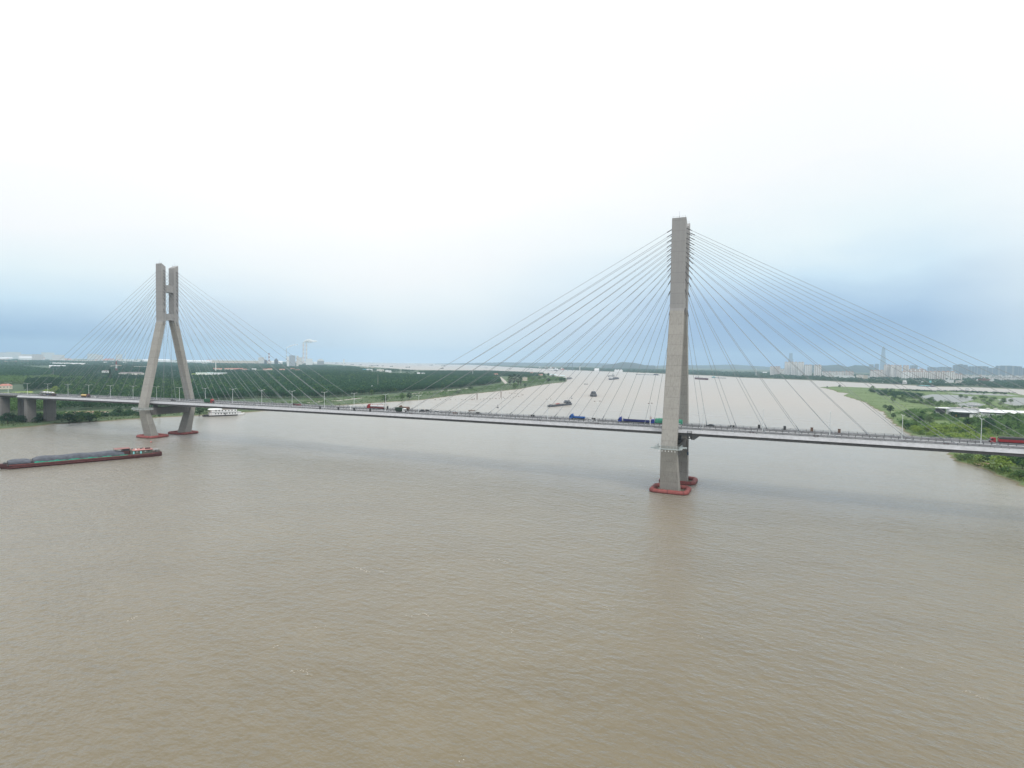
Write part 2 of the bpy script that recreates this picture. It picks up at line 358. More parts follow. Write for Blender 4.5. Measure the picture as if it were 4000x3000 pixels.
pond([(3740, 1577), (3800, 1570), (3850, 1580), (3800, 1592), (3755, 1590)], 6)
# bare earth, paths and bright crop fields on the left bank
def sheet(name, L_, z, mat, seed, amp=2, step=12):
    P = rough_line([p[:2] for p in [at(u, v, z) for u, v in L_]], step, amp, random.Random(seed)); mb = MB()
    tri = tessellate_polygon([[Vector((p.x, p.y, 0)) for p in P]]); mb.add([(p.x, p.y, z) for p in P], [tuple(t) for t in tri])
    tag(mb.build(name, mat), kind='structure')
MT['crop'] = land_mat('bright_crop', (.14, .22, .035), (.21, .30, .05), (.28, .33, .08), .05, .6)
MT['gravel'] = paint('gravel_track', (.42, .39, .35), .95, .2, .1)
sheet('field', [(-60, 1536), (60, 1530), (128, 1527), (130, 1547), (-60, 1552)], 1.404, MT['crop'], 3)
sheet('field', [(190, 1470), (300, 1462), (390, 1460), (400, 1476), (300, 1482), (200, 1486)], 1.404, MT['crop'], 4, 4, 30)
sheet('field', [(700, 1470), (780, 1452), (900, 1450), (880, 1460), (760, 1472)], 1.404, MT['crop'], 5, 4, 30)
sheet('bare_earth', [(140, 1622), (228, 1614), (300, 1606), (360, 1605), (425, 1608), (420, 1613), (330, 1618), (250, 1625), (150, 1629)], 1.404, MT['earth'], 6, 1.5)
sheet('path', [(225, 1621), (300, 1616.5), (420, 1609.5), (425, 1612), (300, 1620), (230, 1624.5)], 1.408, MT['gravel'], 7, .4)
sheet('road', [(1950, 1474), (1958, 1473), (1975, 1487), (1983, 1497), (1972, 1499), (1960, 1486)], 1.404, MT['gravel'], 8, 1)
sheet('path', [(1590, 1539), (1700, 1529), (1830, 1517), (1832, 1518.5), (1700, 1531), (1590, 1541)], 1.404, MT['gravel'], 9, .5)
sheet('path', [(1200, 1571), (1330, 1563), (1420, 1552), (1422, 1554), (1330, 1566), (1200, 1573.5)], 1.404, MT['gravel'], 10, .5)
sheet('bare_earth', [(3800, 1805), (3850, 1803), (3868, 1812), (3850, 1822), (3815, 1815)], 1.504, MT['earth'], 11, .6, 5)
MT['floor'] = land_mat('woodland_floor', (.030, .060, .034), (.050, .090, .045), (.085, .13, .060), .02, .3)
sheet('woodland_ground', [(-400, 1612), (60, 1606), (230, 1606), (420, 1600), (600, 1594), (760, 1584), (900, 1572), (1150, 1563), (1400, 1549), (1700, 1527), (1900, 1507), (1960, 1492), (1960, 1474), (1800, 1458), (1500, 1443), (1300, 1426), (1200, 1421), (-500, 1400)], 1.402, MT['floor'], 12, 3, 30)
MT['hill'] = land_mat('wooded_hill', (.014, .030, .030), (.022, .044, .040), (.035, .060, .048), .004, .03)
# hills far behind the city
def hill(u0, u1, D, prof, name='hills', depth=1200):
    r = random.Random(u0); n = 60; rows = []
    for k in range(n+1):
        u = u0+(u1-u0)*k/n; t = k/n; i = t*(len(prof)-1); a = int(min(i, len(prof)-2)); v = prof[a]+(prof[a+1]-prof[a])*(i-a)
        p = atD(u, v, D); z = max(5, p.z+r.uniform(-.02, .02)*p.z); d = Vector((p.x-CAM.x, p.y-CAM.y, 0)).normalized()
        b = Vector((p.x, p.y, 0)); rows.append([b-d*depth+Vector((0, 0, -.5)), b-d*depth*.5+Vector((0, 0, z*.55)), b+Vector((0, 0, z)), b+d*depth*.6+Vector((0, 0, -.5))])
    mb = MB(); mb.loft(rows, cap=False, closed=False); tag(mb.build(name, MT['hill'], smooth=True), kind='structure')
hill(2350, 2560, 9500, [1428, 1422, 1414, 1417, 1426, 1428])
hill(3060, 3330, 9000, [1440, 1426, 1424, 1428, 1424, 1440])
hill(3300, 3420, 9000, [1436, 1426, 1428, 1440], depth=900)
hill(1700, 2500, 16000, [1421.5, 1418, 1415, 1417, 1416, 1419, 1433], depth=2500)
hill(2500, 3100, 14500, [1434, 1425, 1427, 1424, 1431, 1443], depth=2000)
# ------------------------------------------------------------------ the bridge
S = 460.0
def deckz(x): t = (x-230)/230; return 34.499+1.651*t-.523*t*t
def runx(a, b, st=8.0):
    n = max(1, int(round((b-a)/st))); return [a+(b-a)*i/n for i in range(n+1)]
def sweep(mb, prof, a, b, mi=0, st=8.0):          # prof (y, dz) closed, follows the deck
    mb.loft([[(x, y, deckz(x)+dz) for y, dz in prof] for x in runx(a, b, st)], mi)
deck = thing('bridge_deck', 'long grey road deck of the cable-stayed bridge crossing the whole river', 'bridge', (0, 0, 0))
XL, XR, XA, XB = -218.5, 678.5, -560, 980
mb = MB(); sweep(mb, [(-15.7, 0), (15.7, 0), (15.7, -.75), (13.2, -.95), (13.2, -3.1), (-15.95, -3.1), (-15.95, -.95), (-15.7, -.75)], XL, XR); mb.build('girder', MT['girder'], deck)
mb = MB(); sweep(mb, [(-16.15, .06), (-15.72, .06), (-15.72, -.7), (-17.3, -1.55), (-17.3, -1.42)], XL, XR); mb.build('fairing', MT['fairing'], deck)
mb = MB(); sweep(mb, [(16.15, .06), (15.72, .06), (15.72, -.7), (17.3, -1.55), (17.3, -1.42)], XL, XR); mb.build('fairing', MT['fairing'], deck)
for a, b in ((XA, XL-.1), (XR+.1, XB)):
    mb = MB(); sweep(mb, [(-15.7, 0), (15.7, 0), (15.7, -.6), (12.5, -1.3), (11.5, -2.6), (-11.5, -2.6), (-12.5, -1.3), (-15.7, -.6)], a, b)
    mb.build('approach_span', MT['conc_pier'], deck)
mb = MB()
for y0, y1 in ((-15.2, -1.0), (1.0, 15.2)): sweep(mb, [(y0, .004), (y1, .004), (y1, -.002), (y0, -.002)], XA, XB)
mb.build('carriageway', MT['asphalt'], deck)
mb = MB()
for y in (-14.0, -1.9, 1.9, 14.0): sweep(mb, [(y-.12, .012), (y+.12, .012), (y+.12, .006), (y-.12, .006)], XA, XB)
for y in (-5.7, -9.6, 5.7, 9.6):
    x = XA
    while x < XB:
        mb.loft([[(q, y-.1, deckz(q)+.012), (q, y+.1, deckz(q)+.012), (q, y+.1, deckz(q)+.006), (q, y-.1, deckz(q)+.006)] for q in (x, x+6)]); x += 15
mb.build('lane_marking', MT['white'], deck)
# white kerb beam along each edge, in lengths with small gaps
for sy in (-1, 1):
    mb = MB(); x = XL
    while x < XR:
        e = min(x+rnd.choice((5.6, 5.6, 11.4, 17)), XR); sweep(mb, [(sy*15.82, .06), (sy*16.14, .06), (sy*16.14, .46), (sy*15.82, .46)], x, e-.35, 0, 20); x = e
    mb.build('edge_beam', MT['kerb'], deck)
# rails along the outer edges (posts and bars)
def railing(y, a, b, name, label, st=4.2):
    root = thing(name, label, 'railing', (0, 0, 0))
    mb = MB()
    for dz in (.55, .85, 1.15): sweep(mb, [(y-.05, dz), (y+.05, dz), (y+.05, dz+.1), (y-.05, dz+.1)], a, b)
    mb.build('rail', MT['rail'], root)
    me = None; xs = list(np.arange(a+1, b, st)); xs.sort(key=lambda x: abs(x-CAM.x)); rest = MB()
    for i, x in enumerate(xs):
        if i < 100:
            if me is None:
                m_ = MB(); m_.box(-.09, .09, -.09, .09, 0, 1.3); o = m_.build('post', MT['post'], root); me = o.data
            else: o = link('post', me, root)
            o.location = (x, y, deckz(x)+.004)
        else: rest.box(x-.09, x+.09, y-.09, y+.09, deckz(x)+.004, deckz(x)+1.3)
    if rest.v: rest.build('post', MT['post'], root, kind='stuff')
railing(15.35, -420, 900, 'railing', 'grey steel railing along the far edge of the bridge deck')
railing(-15.35, -420, 900, 'railing', 'low grey steel railing behind the white near edge of the deck')
# median barrier
med = thing('median_barrier', 'median guard rail with dark posts and white base blocks down the middle of the bridge', 'barrier')
mb = MB(); rest = MB(); x = -420
while x < 900:
    sweep(mb, [(-.22, .004), (.22, .004), (.16, .42), (-.16, .42)], x+.25, x+2.95, 0, 20); x += 3.2
mb.build('base_block', MT['kerb'], med)
mb = MB(); sweep(mb, [(-.3, .004), (.3, .004), (.3, .1), (-.3, .1)], -420, 900)
for dz in (.75, 1.05): sweep(mb, [(-.05, dz), (.05, dz), (.05, dz+.12), (-.05, dz+.12)], -420, 900)
mb.build('rail', MT['rail'], med)
xs = [-420+.05+3.2*k for k in range(412)]; xs.sort(key=lambda x: abs(x-CAM.x)); me = None
for i, x in enumerate(xs):
    if i < 100:
        if me is None:
            m_ = MB(); m_.box(-.1, .1, -.12, .12, 0, 1.35); o = m_.build('post', MT['post'], med); me = o.data
        else: o = link('post', me, med)
        o.location = (x, 0, deckz(x)+.1)
    else: rest.box(x-.1, x+.1, -.12, .12, deckz(x)+.1, deckz(x)+1.4)
rest.build('post', MT['post'], med, kind='stuff')
# towers: each leg one lofted mesh; cables are parts of the tower they hang from
STA = [(-3, 18.6, 11.6, 11.0), (2, 19.62, 12.85, 10.73), (27.3, 25.29, 20.9, 8.5), (105.5, 8.19, 3.95, 8.12), (157.6, 8.18, 4.09, 8.04)]
CAB_Z = [105.1, 116.4, 122.4, 126.5, 129.6, 132.2, 135.3, 137.8, 140.5, 143.1, 145.9, 148.9, 151.6]
def leg_mb(sy):
    mb = MB(); rings = []; c = .22
    for k, (z, yo, yi, w) in enumerate(STA):
        zo, zi = (z, z) if k < 4 else (157.6, 155.1); h = w/2
        ring = [(-h+c, sy*yo, zo), (h-c, sy*yo, zo), (h, sy*(yo-c), zo), (h, sy*(yi+c), zi), (h-c, sy*yi, zi), (-h+c, sy*yi, zi), (-h, sy*(yi+c), zi), (-h, sy*(yo-c), zo)]
        rings.append(ring)
    mb.loft(rings)
    return mb
def tower(x0, name_side, lab):
    T = thing('bridge_tower', lab, 'bridge tower', (x0, 0, 0))
    for sy in (-1, 1):
        lg = leg_mb(sy).build('leg', MT['conc_tower'], T)
        mb = MB()                                             # top parapet rail and lightning rods
        for xx in (-3.6, 0, 3.6): mb.tube([(xx, sy*7.7, 157.3), (xx, sy*7.7, 158.7)], .05, 4)
        mb.tube([(-3.6, sy*7.7, 158.4), (3.6, sy*7.7, 158.4)], .04, 4); mb.tube([(0, sy*7, 157), (0, sy*7, 161.5)], .05, 4)
        mb.build('top_rail', MT['rail'], lg)
    for zb, zt, hw, arch in ((132.2, 138.6, 3.2, .9), (106.6, 112.4, 3.3, 1.0)):
        mb = MB(); yy = [-4.3, -3.2, 3.2, 4.3]
        mb.loft([[(-hw, y, zb-(arch if abs(y) > 4 else 0)), (hw, y, zb-(arch if abs(y) > 4 else 0)), (hw, y, zt), (-hw, y, zt)] for y in yy]); mb.build('crossbeam', MT['conc_tower'], T)
    mb = MB(); mb.loft([[(-3.4, y, 20.4-d), (3.4, y, 20.4-d), (3.4, y, 26.6), (-3.4, y, 26.6)] for y, d in ((-22.4, 1.6), (-16, 0), (16, 0), (22.4, 1.6))]); mb.build('crossbeam', MT['conc_pier'], T)
    for sy in (-1, 1):                                        # bearing blocks between crossbeam and girder
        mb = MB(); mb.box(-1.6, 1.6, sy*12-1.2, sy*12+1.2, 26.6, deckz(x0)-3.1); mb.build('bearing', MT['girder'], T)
    for sx in (-1, 1):
        for sy in (-1, 1):
            for i, zt in enumerate(CAB_Z):
                xa = sx*(16+16.83*i); yt = sy*6.15
                a = Vector((sx*4.02, yt, zt)); b = Vector((xa, sy*15.0, deckz(x0+xa)+.3)); d = (b-a).normalized(); ln = (b-a).length
                mb = MB(); mid = [a+d*(ln*t)-Vector((0, 0, ln*.0035*4*t*(1-t))) for t in (0, .25, .5, .75, 1)]
                mb.tube(mid, .10, 6); mb.tube([a-d*.5, a+d*3.4], .26, 6, 1); mb.tube([b-d*3.2, b+d*.3], .23, 6, 0)
                mb.build('stay_cable', [MT['cable'], MT['socket']], T)
    # inspection gallery round the near leg at the bend
    g_ = MB(); z0 = 25.6
    x1, ya, yb = 6.6, -28.2, -18.6
    for (p, q) in (((-x1, ya), (x1, ya)), ((x1, ya), (x1, yb)), ((-x1, ya), (-x1, yb))):
        dx, dy = (q[0]-p[0]), (q[1]-p[1])
        g_.box(min(p[0], q[0])-(.0 if dx else .9), max(p[0], q[0])+(.0 if dx else .9), min(p[1], q[1])-(.9 if dx else 0), max(p[1], q[1])+(.9 if dx else 0), z0, z0+.35)
        for h in (.9, 1.4, 1.9):
            g_.tube([(p[0], p[1]-(.8 if dx else 0), z0+h), (q[0], q[1]-(.8 if dx else 0), z0+h)], .07, 4)
        n = int(max(abs(dx), abs(dy))/1.5)
        for k in range(n+1):
            t = k/n; X, Y = p[0]+dx*t, p[1]+dy*t-(.8 if dx else 0); g_.tube([(X, Y, z0), (X, Y, z0+1.95)], .06, 4)
    gal = g_.build('gallery', MT['gallery'], T)
    lm = MB()
    for k in range(6):
        X = -4.6+k*1.75; lm.tube([(X, ya-.5, z0), (X, ya-.5, z0-.6)], .06, 4); lm.tube([(X, ya-.5, z0-.6), (X, ya-.5, z0-1.1)], [.1, .38], 6)
    lm.build('floodlight', MT['white'], gal)
    sd_ = MB(); sd_.box(x1, x1+2.8, yb-3, yb-1.6, z0+.1, z0+.9); sd_.box(-x1-2.6, -x1, ya+.2, ya+1.2, z0+.1, z0+1.0); sd_.build('bracket', MT['gallery'], gal)
    if x0 > 1:
        ld = MB(); ld.box(4.35, 5.3, 17.6, 18.6, 16.5, 18.3); ld.tube([(4.8, 18.1, 17), (4.8, 18.6, 32)], .18, 5); ld.build('service_pipe', MT['pipe'], T)
    return T
tower(0, 'left', 'farther concrete bridge tower with both legs seen splayed, beside the wooded left bank')
tower(S, 'right', 'tall grey concrete bridge tower standing nearest, its near leg hiding most of the far leg')
# red floating collars round the legs
def collar(x0, sy, label):
    T = thing('floating_fender', label, 'fender', (x0, sy*14.9, 0), 0, 'red floating collars round the tower legs')
    hx, hy, cr, r = 9.6, 8.6, 3.2, 1.45; path = []
    for (cx_, cy_, a0) in ((hx-cr, hy-cr, 0), (-hx+cr, hy-cr, 90), (-hx+cr, -hy+cr, 180), (hx-cr, -hy+cr, 270)):
        for k in range(7): a = R_(a0+15*k); path.append((cx_+cr*math.cos(a), cy_+cr*math.sin(a)))
    n = len(path); rings = []; ring_n = 12; mb = MB(); pts = []
    for i in range(n):
        a, b = Vector(path[i]), Vector(path[(i+1) % n]); m_ = max(1, int((b-a).length/1.2))
        pts += [a.lerp(b, k/m_) for k in range(m_)]
    n = len(pts)
    for i, p in enumerate(pts):
        d = (pts[(i+1) % n]-pts[i-1]).normalized(); o = Vector((d.y, -d.x)); rr = r*(1+.05*math.sin(i*2.1)+rnd.uniform(-.03, .03))
        rings.append([(p.x+o.x*rr*math.cos(2*math.pi*k/ring_n), p.y+o.y*rr*math.cos(2*math.pi*k/ring_n), .75+rr*math.sin(2*math.pi*k/ring_n)) for k in range(ring_n)])
    rings.append(rings[0]); mb.loft(rings, cap=False); mb.build('tube', MT['red_float'], T, smooth=True)
    mb = MB()
    for i in range(0, n, 7):
        q = rings[i]; c = Vector((sum(x[0] for x in q[:-0 or None])/ring_n, sum(x[1] for x in q)/ring_n, .75))
        ring1 = [c+(Vector(x)-c)*1.03 for x in q]; d = Vector((pts[(i+1) % n].x-pts[i].x, pts[(i+1) % n].y-pts[i].y, 0)).normalized()*.12
        mb.loft([[v-d for v in ring1], [v+d for v in ring1]], cap=False)
    mb.build('lashing', MT['dkred'], T)
collar(0, -1, 'red floating collar round the near leg of the farther left tower'); collar(0, 1, 'red floating collar round the far leg of the farther left tower')
collar(S, -1, 'red floating collar round the near leg of the tall right tower'); collar(S, 1, 'red floating collar round the far leg of the tall right tower, half hidden')
# piers of the side span and approach
def pier(xa, xb, y0, y1, label):
    T = thing('bridge_pier', label, 'pier', ((xa+xb)/2, (y0+y1)/2, 0), 0, 'concrete piers under the deck on the left bank'); hx, hy = (xb-xa)/2, (y1-y0)/2; zt = deckz((xa+xb)/2)-3.05 if xb > -215 and xa < 690 else deckz((xa+xb)/2)-2.62
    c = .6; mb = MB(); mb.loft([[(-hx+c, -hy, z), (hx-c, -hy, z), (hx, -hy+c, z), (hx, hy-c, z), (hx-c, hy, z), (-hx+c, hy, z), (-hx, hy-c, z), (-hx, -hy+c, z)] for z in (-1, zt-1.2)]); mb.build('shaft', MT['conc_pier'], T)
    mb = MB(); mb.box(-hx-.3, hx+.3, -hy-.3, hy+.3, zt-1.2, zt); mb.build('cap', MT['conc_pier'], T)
pier(-209.5, -203.5, -15.2, -6.4, 'concrete pier with a pale lit side, under the left end of the pale deck edge')
pier(-209.5, -203.5, 2.4, 12.4, 'broad dark concrete pier standing right at the left water edge under the deck')
pier(-260, -254, -15.2, -6.8, 'concrete pier at the left edge of the picture with bushes at its foot')
pier(-260, -254, 2.4, 12, 'concrete pier half hidden behind the pale-sided pier on the left bank')
for xx in (-310, -360):
    for y0, y1, w_ in ((-15.2, -6.8, 'nearer'), (2.4, 12, 'farther')): pier(xx-6, xx, y0, y1, 'approach pier %s of the two at the %s pair beyond the left edge' % (w_, 'first' if xx == -310 else 'second'))
for xx in (690, 740):
    for y0, y1, w_ in ((-15.2, -6.8, 'nearer'), (2.4, 12, 'farther')): pier(xx-6, xx, y0, y1, 'approach pier %s of the two at the %s pair beyond the right edge' % (w_, 'first' if xx == 690 else 'second'))
# inspection gantry hanging under the deck by the right tower
T = thing('inspection_gantry', 'dark inspection gantry hanging under the deck just right of the right tower', 'gantry', (S+10, -16.4, deckz(S+10)))
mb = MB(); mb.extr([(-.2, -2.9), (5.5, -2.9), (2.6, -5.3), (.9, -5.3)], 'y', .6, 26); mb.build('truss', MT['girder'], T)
mb = MB()
for xx in (-1, 1.2):
    mb.box(xx-.12, xx+.12, -1.25, -1.0, -4.2, -.2)
for k in range(5): mb.box(-1, 1.2, -1.2, -1.05, -4.1+k*.9, -3.95+k*.9)
mb.box(-1.1, 1.4, -1.1, .5, -4.6, -3.4); mb.build('ladder_cage', MT['dark'], T)
mb = MB(); mb.tube([(.2, -1.3, -3.7), (.2, -1.0, -3.7)], .35, 8); mb.build('lamp', MT['white'], T)
# ------------------------------------------------------------------ things on the deck
def deck_x(u, y):
    lo, hi = -700., 1100.
    for _ in range(50):
        m_ = (lo+hi)/2
        if px((m_, y, deckz(m_)))[0] < u: lo = m_
        else: hi = m_
    return lo
lamp_u = [32, 107, 187, 266, 347, 431.5, 520, 612, 701, 802, 909, 1022.6, 1141, 1267, 1383, 1506, 1635.5, 1792, 1960, 2139, 2331, 2539, 2745.6, 2979, 3241, 3523, 3831]
me_p = None
for i, u in enumerate(lamp_u):
    x = deck_x(u, 0)
    if i < 7: lab = 'white street lamp on the bridge median, %s from the left picture edge' % nth(i)
    elif i < 21: lab = 'white street lamp on the bridge median, %s right of the left tower leg' % nth(i-7)
    elif i < 22: lab = 'white street lamp just left of the right tower, beside a blue truck cab'
    else: lab = 'white street lamp on the bridge median, %s right of the right tower' % nth(i-22)
    T = thing('street_lamp', lab, 'street lamp', (x, 0, deckz(x)+.1), 0, 'street lamps along the bridge median')
    if me_p is None:
        mb = MB(); mb.tube([(0, 0, 0), (0, 0, 1.6)], .22, 8); mb.tube([(0, 0, 1.6), (0, 0, 12.3)], [.16, .10], 8); a = mb.build('pole', MT['lamp'], T)
        mb = MB()
        for s in (-1, 1): mb.tube([(0, 0, 11.9), (0, s*1.2, 12.35), (0, s*2.5, 12.6)], [.10, .09, .08], 6)
        b = mb.build('arm', MT['lamp'], T)
        mb = MB(); mb.loft([[(-.16, .1*k, .0) for k in (0, 0)] and [(-.18, y, -.08), (.18, y, -.08), (.14, y, .08), (-.14, y, .08)] for y in (-.1, 1.1)]); c = mb.build('lamp_head', MT['lamp'], T)
        c.location = (0, 2.4, 12.62); c2 = link('lamp_head', c.data, T); c2.location = (0, -2.4, 12.62); c2.rotation_euler = (0, 0, math.pi); me_p = (a.data, b.data, c.data)
    else:
        link('pole', me_p[0], T); link('arm', me_p[1], T)
        c = link('lamp_head', me_p[2], T); c.location = (0, 2.4, 12.62); c = link('lamp_head', me_p[2], T); c.location = (0, -2.4, 12.62); c.rotation_euler = (0, 0, math.pi)
# dark panels standing on the edges
def board(u, y, w, h, label, kind='panel', mat='dark', legs=.0, rz=0):
    x = deck_x(u, y); T = thing('signboard', label, 'sign', (x, y, deckz(x)+.006), rz, 'dark panels along the deck edges')
    mb = MB(); mb.box(-.06, .06, -.45, -.35, 0, legs+.3); mb.box(-.06, .06, .35, .45, 0, legs+.3); mb.build('leg', MT['post'], T)
    mb = MB(); mb.box(-.09, .09, -w/2, w/2, legs+.25, legs+h); mb.box(-.13, .13, -w/2-.05, w/2+.05, legs+h, legs+h+.1); mb.build('panel', MT[mat], T)
    mb = MB(); mb.box(.1, .16, -w/2+.15, w/2-.15, legs+.5, legs+h-.2); mb.build('back_frame', MT['post'], T)
for k, (u, h) in enumerate([(1250, 2.5), (1322, 2.6), (1384, 2.8), (1446, 2.7)]):
    board(u, -15.55, 1.6, h, 'small black panel standing on the near deck edge, %s from the left of four' % ORD[k], rz=R_(90))
for u, lab in ((1514, 'small dark panel on the far railing beside the red tank truck'), (2965, 'dark panel on the far railing right of the right tower, first of three'), (3065, 'dark panel on the far railing right of the right tower, middle one of three'), (3171, 'dark panel on the far railing right of the right tower, third of three'), (3278, 'dark panel with a cap on the far railing, rightmost one')):
    board(u, 15.0, 1.35, 2.3, lab, mat='brown' if u > 3100 else 'dark', rz=R_(90))
def bench_sign(u, y, w, h, label):
    x = deck_x(u, y); T = thing('signboard', label, 'sign', (x, y, deckz(x)+.006), R_(8))
    mb = MB(); mb.box(-w*.35, -w*.35+.14, -.1, .1, 0, h); mb.box(w*.35-.14, w*.35, -.1, .1, 0, h); mb.build('leg', MT['rail'], T)
    mb = MB(); mb.box(-w/2, w/2, -.35, .35, h, h+.5); mb.box(-w/2+.1, w/2-.1, -.1, .1, h*.55, h*.55+.15); mb.build('top_bar', MT['brown'], T)
bench_sign(1777, -13.6, 3.4, 2.4, 'brown two-legged frame sign on the near carriageway edge in mid span')
bench_sign(1843, 14.2, 5.2, 2.0, 'long low frame on the far carriageway edge in mid span')
def cabinet(u, y, label, mat='dkred'):
    x = deck_x(u, y); T = thing('equipment_box', label, 'box', (x, y, deckz(x)+.006), 0, 'paired equipment boxes along the deck edge')
    mb = MB()
    for s in (-1, 1): mb.box(s*.75-.5, s*.75+.5, -.3, .3, .25, 1.25)
    mb.build('body', MT[mat], T)
    mb = MB()
    for s in (-1, 1): mb.box(s*.75-.08, s*.75+.08, -.08, .08, 0, .25)
    mb.box(-1.3, 1.3, -.36, .36, 1.25, 1.34); mb.build('frame', MT['post'], T)
for k, u in enumerate([1605, 1831, 2105, 2331, 2936, 3187, 3695]):
    cabinet(u, -14.6, 'pair of small red boxes on the near deck edge, %s from the left' % ORD[k])
for k, u in enumerate([1668, 1867, 2080, 2318, 2860]):
    cabinet(u, 14.6, 'pair of small dark boxes on the far deck edge, %s from the left' % ORD[k], 'dark')
x = deck_x(1369, -13.4); T = thing('camera_mast', 'white T-shaped mast on the near deck edge left of the red tank truck', 'mast', (x, -13.4, deckz(x)+.006))
mb = MB(); mb.tube([(0, 0, 0), (0, 0, 4.2)], .14, 6); mb.build('pole', MT['white'], T); mb = MB(); mb.box(-1.3, 1.3, -.1, .1, 3.5, 3.9); mb.box(-.5, .5, -.3, .3, 1.5, 2.4); mb.build('crossbar', MT['white'], T)
x = deck_x(2541, .9); T = thing('marker_mast', 'pale mast with faded red sign in front of the blue cab by the right tower', 'mast', (x, .75, deckz(x)+.006))
mb = MB(); mb.tube([(0, 0, 0), (0, 0, 5.6)], .12, 6); mb.build('pole', MT['white'], T); mb = MB(); mb.box(-.5, .5, -.08, .08, 3.6, 5.2); mb.build('sign_plate', MT['pink'], T)
# ------------------------------------------------------------------ vehicles (x forward)
def wheels(T, xs, hw, r=.5):
    me = None
    for x in xs:
        for s in (-1, 1):
            if me is None:
                m_ = MB(); m_.tube([(0, -.16, 0), (0, .16, 0)], r, 12); o = m_.build('wheel', MT['black'], T); me = o.data
                h_ = MB(); h_.tube([(0, -.18, 0), (0, .18, 0)], r*.45, 8); hme = h_.build('hub', MT['grey'], o).data
            else: o = link('wheel', me, T); link('hub', hme, o)
            o.location = (x, s*(hw-.18), r)
def truck_cab(T, x1, mat, w=2.5, h=3.0, l=2.2, deflector=True):
    x0 = x1-l; y = w/2; mb = MB()
    mb.extr([(x0, .75), (x1-.05, .55), (x1, 1.6), (x1-.25, 2.45), (x1-.55, h), (x0+.25, h+.12), (x0, h-.1)], 'y', -y, y); cab = mb.build('cab', MT[mat], T)
    mb = MB(); mb.add([(x1+.015, -y+.15, 1.68), (x1+.015, y-.15, 1.68), (x1-.24, y-.18, 2.48), (x1-.24, -y+.18, 2.48)], [(0, 1, 2, 3)])
    mb.build('windscreen', MT['glass'], cab)
    mb = MB()
    for s in (-1, 1): mb.add([(x1-.35, s*(y+.012), 1.7), (x1-1.25, s*(y+.012), 1.7), (x1-1.2, s*(y+.012), 2.4), (x1-.5, s*(y+.012), 2.4)], [(0, 1, 2, 3)])
    mb.build('side_window', MT['glass'], cab)
    mb = MB(); mb.box(x1-.02, x1+.12, -y+.05, y-.05, .45, .95); mb.box(x1+.02, x1+.06, -y*.7, y*.7, 1.0, 1.5); mb.build('bumper', MT['dark'], cab)
    for s in (-1, 1):
        mb = MB(); mb.box(x1+.1, x1+.15, s*(y-.35)-.18, s*(y-.35)+.18, .62, .85); mb.build('headlight', MT['silver'], cab)
    mb = MB()
    for s in (-1, 1): mb.box(x1-.15, x1+.05, s*(y+.2)-.12, s*(y+.2)+.12, 1.7, 2.3)
    mb.build('mirror', MT['dark'], cab)
    if deflector:
        mb = MB(); mb.extr([(x0+.15, h+.1), (x1-.7, h+.02), (x0+.6, h+.75), (x0+.15, h+.8)], 'y', -y+.15, y-.15); mb.build('roof_deflector', MT[mat], cab)
def chassis(T, x0, x1, w=1.0, z0=.65, z1=1.0, mat='dark'):
    mb = MB()
    for s in (-1, 1): mb.box(x0, x1, s*w*.45-.1, s*w*.45+.1, z0, z1)
    x = x0+.3
    while x < x1: mb.box(x-.08, x+.08, -w*.45+.1, w*.45-.1, z0+.05, z1-.02); x += 1.6
    mb.box(x0+2.5, x0+4.2, -1.15, -.55, .45, .95); mb.box(x0+2.5, x0+4.2, .55, 1.15, .45, .95); mb.build('chassis', MT[mat], T)
def place(uc, y, dirn):                           # dirn +1: heading to the right
    x = deck_x(uc, y); sl = (deckz(x+5)-deckz(x-5))/10; return (x, y, deckz(x)+.006), (0 if dirn > 0 else math.pi)
def vehicle(name, label, cat, uc, y, dirn, group=None):
    loc, rz = place(uc, y, dirn); return thing(name, label, cat, loc, rz, group)
def tanker(label, uc, y, dirn, cabm, tankm, basem, ln):
    T = vehicle('tank_truck', label, 'truck', uc, y, dirn); h = ln/2
    truck_cab(T, h, cabm); chassis(T, -h, h-2.3); wheels(T, [h-1.3, -h+1.2, -h+2.5, -h+3.8]+([h-5.2] if ln > 12 else []), 1.25)
    mb = MB(); n = 16; a, b = -h, h-3.0
    mb.loft([[(x, s*1.22*math.cos(2*math.pi*k/n), 2.35+s*1.05*math.sin(2*math.pi*k/n)) for k in range(n)] for x, s in ((a, .75), (a+.25, 1), (b-.25, 1), (b, .75))]); tk = mb.build('tank', MT[tankm], T, smooth=False)
    mb = MB(); mb.box(a+.6, b-.6, -.35, .35, 3.38, 3.5)
    for k in range(3): mb.tube([(a+1.5+k*(b-a-3)/2, 0, 3.4), (a+1.5+k*(b-a-3)/2, 0, 3.75)], .3, 8)
    mb.build('walkway', MT[basem], tk); mb = MB(); mb.box(a+.3, b-.3, -1.2, 1.2, 1.02, 1.32); mb.build('subframe', MT[basem], T)
